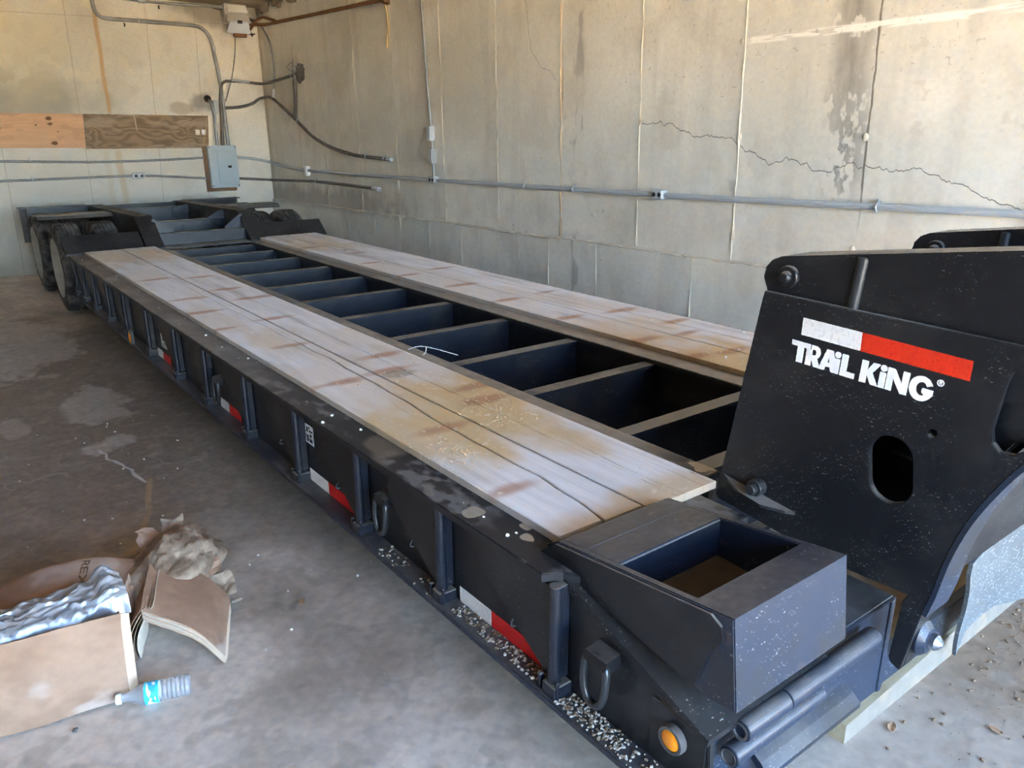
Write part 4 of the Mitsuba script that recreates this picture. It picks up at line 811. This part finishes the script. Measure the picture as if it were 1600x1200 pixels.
add(p0+'__cover', rbox(3.568, 3.972, Yw-.131, Yw-.124, 1.008, 1.597, .003), 'm_panel')
add(p0+'__door', rbox(3.69, 3.895, Yw-.136, Yw-.130, 1.075, 1.525, .003), 'm_panel')
add(p0+'__door__latch', rbox(3.825, 3.875, Yw-.143, Yw-.135, 1.285, 1.318, .003), 'm_black')
for x, z in ((3.585, 1.57), (3.955, 1.57), (3.585, 1.035), (3.955, 1.035)): add(p0+'__screw', cyl((x, Yw-.136, z), (x, Yw-.13, z), .008, 10), 'm_black', 40)
tag(p0, 'light blue-grey electrical panel on a dark backing board on the back wall', 'electrical panel')
def run(key, pts, r, m, label, fil=.12, clips=(), clip_out=(0, -1, 0), cat='conduit', ends=(), smooth=False):
    grp = {'conduit': 'conduits on the walls', 'pipe': 'pipes in the upper corner'}.get(cat)
    path = smooth_path(pts, 7) if smooth else fillet(pts, fil)
    k = add(key, tube(path, r, 10), m, True, label=label, cat=cat, group=grp)
    for c in clips:
        c = np.array(c, float); o = np.array(clip_out, float); side = np.cross(o, [0, 0, 1.0])
        w = .012
        loop = [c+np.array([0, 0, r+.018])-o*0+0*side, c+np.array([0, 0, r+.004])+o*.004, c+o*(r+.004), c-np.array([0, 0, r+.004])+o*.002]
        add(k+'__clip', [tube(smooth_path(loop, 5), .006, 6), cyl(c+np.array([0, 0, r+.018])-o*(r+.002), c+np.array([0, 0, r+.018])+o*.008, .009, 8)], 'm_galv', True)
    for a, b, rr in ends: add(k+'__coupling', cyl(a, b, rr, 12), 'm_conduit_light', 40)
    return k
yo = Yw-.03
run('conduit', [(2.37, yo, CZ), (2.39, yo, 3.18), (3.80, yo, 3.175), (3.885, yo, 2.5), (3.90, yo, 1.585)], .026, 'm_conduit', 'thick grey conduit bending across the upper back wall and down to the panel', .22, [(2.9, yo, 3.176)], ends=[((3.842, yo, 2.93), (3.85, yo, 2.87), .031)])
run('conduit', [(3.815, yo-.03, 1.585), (3.845, yo-.03, 2.15), (3.86, yo-.03, 2.30), (3.90, yo-.03, 2.47), (4.2, yo-.02, 2.475), (4.47, yo, 2.45), (RX-.03, 11.6, 2.45), (RX-.03, 10.75, 2.49)], .02, 'm_conduit_dark', 'dark conduit looping from the panel around the corner to a hole in the right wall', .1, ends=[((4.03, yo-.028, 2.483), (4.3, yo-.014, 2.468), .0215)])
run('conduit', [(3.735, yo-.02, 1.585), (3.745, yo-.02, 2.0), (3.72, yo-.02, 2.16), (3.70, yo+.02, 2.215)], .02, 'm_conduit', 'short grey conduit from the panel up to a hole in the back wall', .05)
add('pull_box', [rbox(3.735, 3.80, yo-.05, yo+.03, 2.03, 2.21, .01)], 'm_conduit_light', label='small grey pull box above the short conduit by the wall hole', cat='pull box')
add('wall_back__pipe_hole', lathe_x([(0, .045), (.012, .05), (.015, .038), (.006, .03), (.006, 0)], 0, 0, 0, 20), 'm_hole', 30, fr=lambda m: trimesh.Trimesh(np.stack([m.vertices[:, 1]+3.685, Yw-m.vertices[:, 0], m.vertices[:, 2]+2.23], 1), m.faces[:, ::-1], process=False))
run('conduit', [(3.775, yo-.05, 1.585), (3.80, yo-.05, 1.8), (3.82, yo-.05, 2.0)], .008, 'm_rust', 'thin rusty pipe between the conduits above the panel', .05)
run('cable', [(3.90, yo, 2.11), (4.12, yo, 2.125), (4.30, yo, 2.17), (4.42, yo, 2.24), (RX-.03, BY-.06, 2.26), (RX-.025, 11.62, 2.25), (RX-.025, 11.25, 2.12), (RX-.025, 10.84, 1.95), (RX-.025, 10.29, 1.71), (RX-.025, 9.9, 1.60), (RX-.025, 9.54, 1.53), (RX-.025, 9.1, 1.475), (RX-.025, 8.68, 1.45), (RX-.025, 8.22, 1.432)], .021, 'm_conduit_dark',
    'dark cable sagging diagonally down the right wall from the corner to a cut end', smooth=True, clips=[(RX-.025, 10.72, 1.90), (RX-.025, 8.75, 1.455), (RX-.025, 8.3, 1.436)], clip_out=(-1, 0, 0), cat='cable', ends=[((RX-.025, 8.24, 1.433), (RX-.025, 8.14, 1.428), .026)])
run('conduit', [(RX-.05, 10.64, 2.48), (RX-.05, 10.66, 2.2), (RX-.04, 10.75, 1.95)], .026, 'm_conduit_dark', 'short black vertical conduit below the junction hole on the right wall', .1)
m = trimesh.creation.icosphere(3, 1.0); q = m.vertices*np.array([.05, .13, .12])*(.5+meshkit.fbm(m.vertices*3, 3)[:, None])+np.array([RX, 10.55, 2.50])
kj = add('junction_tangle', trimesh.Trimesh(q, m.faces, process=False), 'm_conduit_dark', False, label='tangle of broken fittings and wires high on the right wall near the corner', cat='fitting')
for i in range(7):
    a = 2.2*i; add(kj+'__wire', tube(smooth_path([(RX-.03, 10.6, 2.5), (RX-.07-.01*i, 10.6+.09*math.cos(a), 2.53+.09*math.sin(a)), (RX-.05, 10.6+.16*math.cos(a+.6), 2.52+.17*abs(math.sin(a+.3)))], 5), .006, 6), 'm_galv' if i % 2 else 'm_conduit', True)
run('cable', [(RX-.03, 11.78, 3.24), (RX-.02, 11.66, 3.15), (RX-.02, 11.47, 2.96), (RX-.02, 11.40, 2.65), (RX-.02, 11.46, 2.4), (RX-.03, 11.50, 2.28)], .012, 'm_conduit', 'thin grey cable hanging down the right wall just beside the corner', smooth=True, cat='cable', ends=[((RX-.03, 11.49, 2.36), (RX-.03, 11.50, 2.25), .03)])
run('conduit', [(.2, yo, 1.45), (1.04, yo, 1.44), (1.75, yo, 1.41), (2.32, yo, 1.40), (2.94, yo, 1.41), (3.53, yo, 1.43)], .016, 'm_conduit', 'upper grey conduit along the back wall left of the panel', .3, [(1.36, yo, 1.437)])
run('conduit', [(3.97, yo, 1.43), (4.2, yo, 1.41), (4.46, yo, 1.36), (RX-.03, BY-.05, 1.35), (RX-.03, 11.5, 1.31), (RX-.03, 10.7, 1.26), (RX-.03, 8.96, 1.24), (RX-.03, 6.12, 1.225), (RX-.03, 3.67, 1.222), (RX-.03, 1.62, 1.24), (RX-.03, FY+.05, 1.25)], .021, 'm_conduit_light', 'long grey conduit running from the panel around the corner and along the whole right wall', .15,
    [(RX-.03, 2.38, 1.23), (RX-.03, 5.68, 1.224), (RX-.03, 8.92, 1.24), (RX-.03, 5.02, 1.224)], (-1, 0, 0))
run('conduit', [(.2, yo, 1.19), (1.42, yo, 1.20), (2.25, yo, 1.21), (2.62, yo, 1.21), (2.82, yo, 1.205), (3.53, yo, 1.145)], .016, 'm_conduit', 'lower grey conduit along the back wall, with an outlet box on it', .3, [(1.35, yo, 1.2)])
run('conduit', [(3.955, yo, 1.13), (4.48, yo, 1.09), (RX-.03, BY-.05, 1.09), (RX-.03, 10.3, 1.12), (RX-.03, 9.42, 1.11), (RX-.03, 8.47, 1.09)], .018, 'm_conduit_dark', 'lower dark conduit from the panel around the corner to a capped end', .12, [(RX-.03, 10.25, 1.12)], (-1, 0, 0), ends=[((RX-.03, 8.62, 1.094), (RX-.03, 8.47, 1.09), .028)])
run('conduit', [(2.75, yo, 3.435), (3.05, yo, 3.425), (3.55, yo-.05, 3.42), (4.05, yo-.1, 3.43)], .018, 'm_conduit', 'short conduit under the ceiling on the back wall leading to the flood lamp', .2, ends=[((2.93, yo, 3.43), (3.02, yo, 3.426), .03)])
def outlet(c, out, label, key='outlet_box', w=.1, h=.075, d=.06, holes=True, lay=True, mt='m_conduit_light'):
    c = np.array(c, float); o = np.array(out, float); s = np.abs(np.cross(o, [0, 0, 1.0]))
    def bx(cc, a, b, e, r=.004):
        lo, hi = cc-s*a-np.array([0, 0, b])-np.abs(o)*e, cc+s*a+np.array([0, 0, b])+np.abs(o)*e
        return rbox(lo[0], hi[0], lo[1], hi[1], lo[2], hi[2], r)
    k = tidy(key); 
    while any(q.startswith(k+'__') for q in scene): k = key+'_%03d' % (int(k[-3:])+1 if k[-3:].isdigit() else 1)
    add(k+'__box', bx(c, w/2, h/2, d/2, .008), mt); add(k+'__cover', bx(c+o*(d/2+.002), w/2-.004, h/2-.004, .003), mt)
    if holes:
        for t in (-.25, .25): add(k+'__socket', cyl(c+o*(d/2+.004)+s*w*t*(1 if lay else 0)+np.array([0, 0, h*t*(0 if lay else 1)]), c+o*(d/2+.008)+s*w*t*(1 if lay else 0)+np.array([0, 0, h*t*(0 if lay else 1)]), min(w, h)*.24, 14), 'm_black', 40)
    tag(k, label, 'outlet box', 'boxes on the conduits'); return k
outlet((2.62, yo, 1.21), (0, -1, 0), 'grey outlet box on the lower conduit of the back wall', w=.15, h=.085)
outlet((RX-.035, 10.51, 1.25), (-1, 0, 0), 'pale outlet box on the long conduit close to the corner', w=.07, h=.13, holes=False, mt='m_white')
outlet((RX-.035, 4.06, 1.228), (-1, 0, 0), 'grey outlet box with two sockets on the long conduit of the right wall', w=.105, h=.07)
run('conduit', [(RX-.03, 7.36, CZ), (RX-.03, 7.35, 2.98), (RX-.03, 7.29, 2.13), (RX-.03, 7.25, 1.74), (RX-.03, 7.24, 1.5), (RX-.03, 7.23, 1.25)], .014, 'm_conduit', 'thin vertical grey conduit on the right wall dropping to the long conduit', .1)
outlet((RX-.035, 7.257, 1.70), (-1, 0, 0), 'upper grey switch box on the thin vertical conduit', 'switch_box', .075, .15, .06, False, mt='m_conduit_light')
outlet((RX-.035, 7.24, 1.475), (-1, 0, 0), 'lower pale switch box on the thin vertical conduit', 'switch_box', .075, .15, .06, False, mt='m_galv')
outlet((RX-.035, 7.23, 1.235), (-1, 0, 0), 'small junction box where the vertical conduit meets the long conduit', 'switch_box', .12, .07, .06, True)
# flood lamp
fk = 'flood_lamp'; yl = Yw-.20
add(fk+'__ballast', [rbox(4.0, 4.31, Yw-.20, Yw-.02, 3.30, 3.47, .01)], 'm_fixture')
add(fk+'__hood', trimesh.convex.convex_hull(np.array([(4.02, yl+.1, 3.34), (4.29, yl+.1, 3.34), (3.99, yl+.12, 3.22), (4.32, yl+.12, 3.22), (4.01, yl-.06, 3.33), (4.30, yl-.06, 3.33), (3.99, yl-.10, 3.22), (4.32, yl-.10, 3.22)])), 'm_fixture')
add(fk+'__visor', trimesh.convex.convex_hull(np.array([(4.03, yl-.04, 3.45), (4.28, yl-.04, 3.45), (4.02, yl-.10, 3.36), (4.29, yl-.10, 3.36), (4.03, yl-.03, 3.44), (4.28, yl-.03, 3.44), (4.02, yl-.09, 3.35), (4.29, yl-.09, 3.35)])), 'm_fixture_white')
add(fk+'__lens', trimesh.convex.convex_hull(np.array([(4.03, yl-.105, 3.235), (4.28, yl-.105, 3.235), (3.99, yl-.03, 3.09), (4.32, yl-.03, 3.09), (4.03, yl-.09, 3.235), (4.28, yl-.09, 3.235), (3.99, yl-.01, 3.09), (4.32, yl-.01, 3.09)])), 'm_lens', label='bright glass lens')
add(fk+'__lens__clip', rbox(4.13, 4.19, yl-.12, yl-.08, 3.21, 3.25, .004), 'm_black')
add(fk+'__bracket', rbox(4.09, 4.27, yl-.03, yl+.03, 3.045, 3.09, .006), 'm_rust')
add(fk+'__knob', [cyl((4.34, yl, 3.11), (4.36, yl, 3.07), .014, 10), cyl((4.32, yl, 3.09), (4.40, yl, 3.10), .008, 8)], 'm_black', 40)
tag(fk, 'grey flood lamp with white glass under the ceiling in the back corner', 'lamp')
run('cord', [(4.17, yo, 3.06), (4.13, yo, 2.8), (4.05, yo, 2.5), (3.93, yo, 2.2)], .006, 'm_conduit_dark', 'thin cord hanging from the flood lamp down to the conduits', smooth=True, cat='cord')
run('cord', [(3.63, Yw-.03, 1.98), (3.60, Yw-.04, 1.8), (3.54, Yw-.03, 1.6)], .004, 'm_yellow', 'thin tan cord hanging over the right end of the weathered plywood board', smooth=True, cat='cord')
# rusty pipe in the corner
rp_ = 'rusty_pipe'
run(rp_, [(RX-.12, BY-.02, 3.245), (RX-.05, 11.5, 3.20), (RX-.05, 8.05, 3.07)], .022, 'm_rust', 'long rusty pipe along the top of the right wall', .05, cat='pipe')
run(rp_, [(3.9, yo-.02, 3.43), (4.1, yo-.05, 3.40), (4.49, yo-.02, 3.28)], .022, 'm_conduit_dark', 'dark pipe from the flood lamp to the corner, the upper of two', .05, cat='pipe')
run(rp_, [(4.33, yl+.05, 3.14), (4.42, yo-.05, 3.22), (4.52-.05, yo-.03, 3.29), (RX-.04, 11.6, 3.31), (RX-.03, 11.2, 3.22)], .018, 'm_rust', 'short rusty pipe from the flood lamp into the corner', .05, cat='pipe')
add('rusty_pipe__hanger', [cyl((RX-.06, 8.0, 3.07), (RX-.04, 8.1, 3.07), .04, 10), rbox(RX-.03, RX, 8.03, 8.12, 3.02, 3.16, .004)], 'm_rust')
run('wire', [(RX-.04, 8.10, 3.10), (RX-.02, 8.08, 2.95), (RX-.02, 8.06, 2.76), (RX-.015, 8.10, 2.74), (RX-.015, 8.12, 2.6)], .008, 'm_yellow', 'yellowish wire hanging from the end of the rusty pipe', smooth=True, cat='wire')
for x, z in ((2.37, 3.43), (2.72, 3.10), (3.18, 3.35)): add('wall_back__anchor', rbox(x, x+.018, Yw-.012, Yw, z, z+.045, .003), 'm_black')
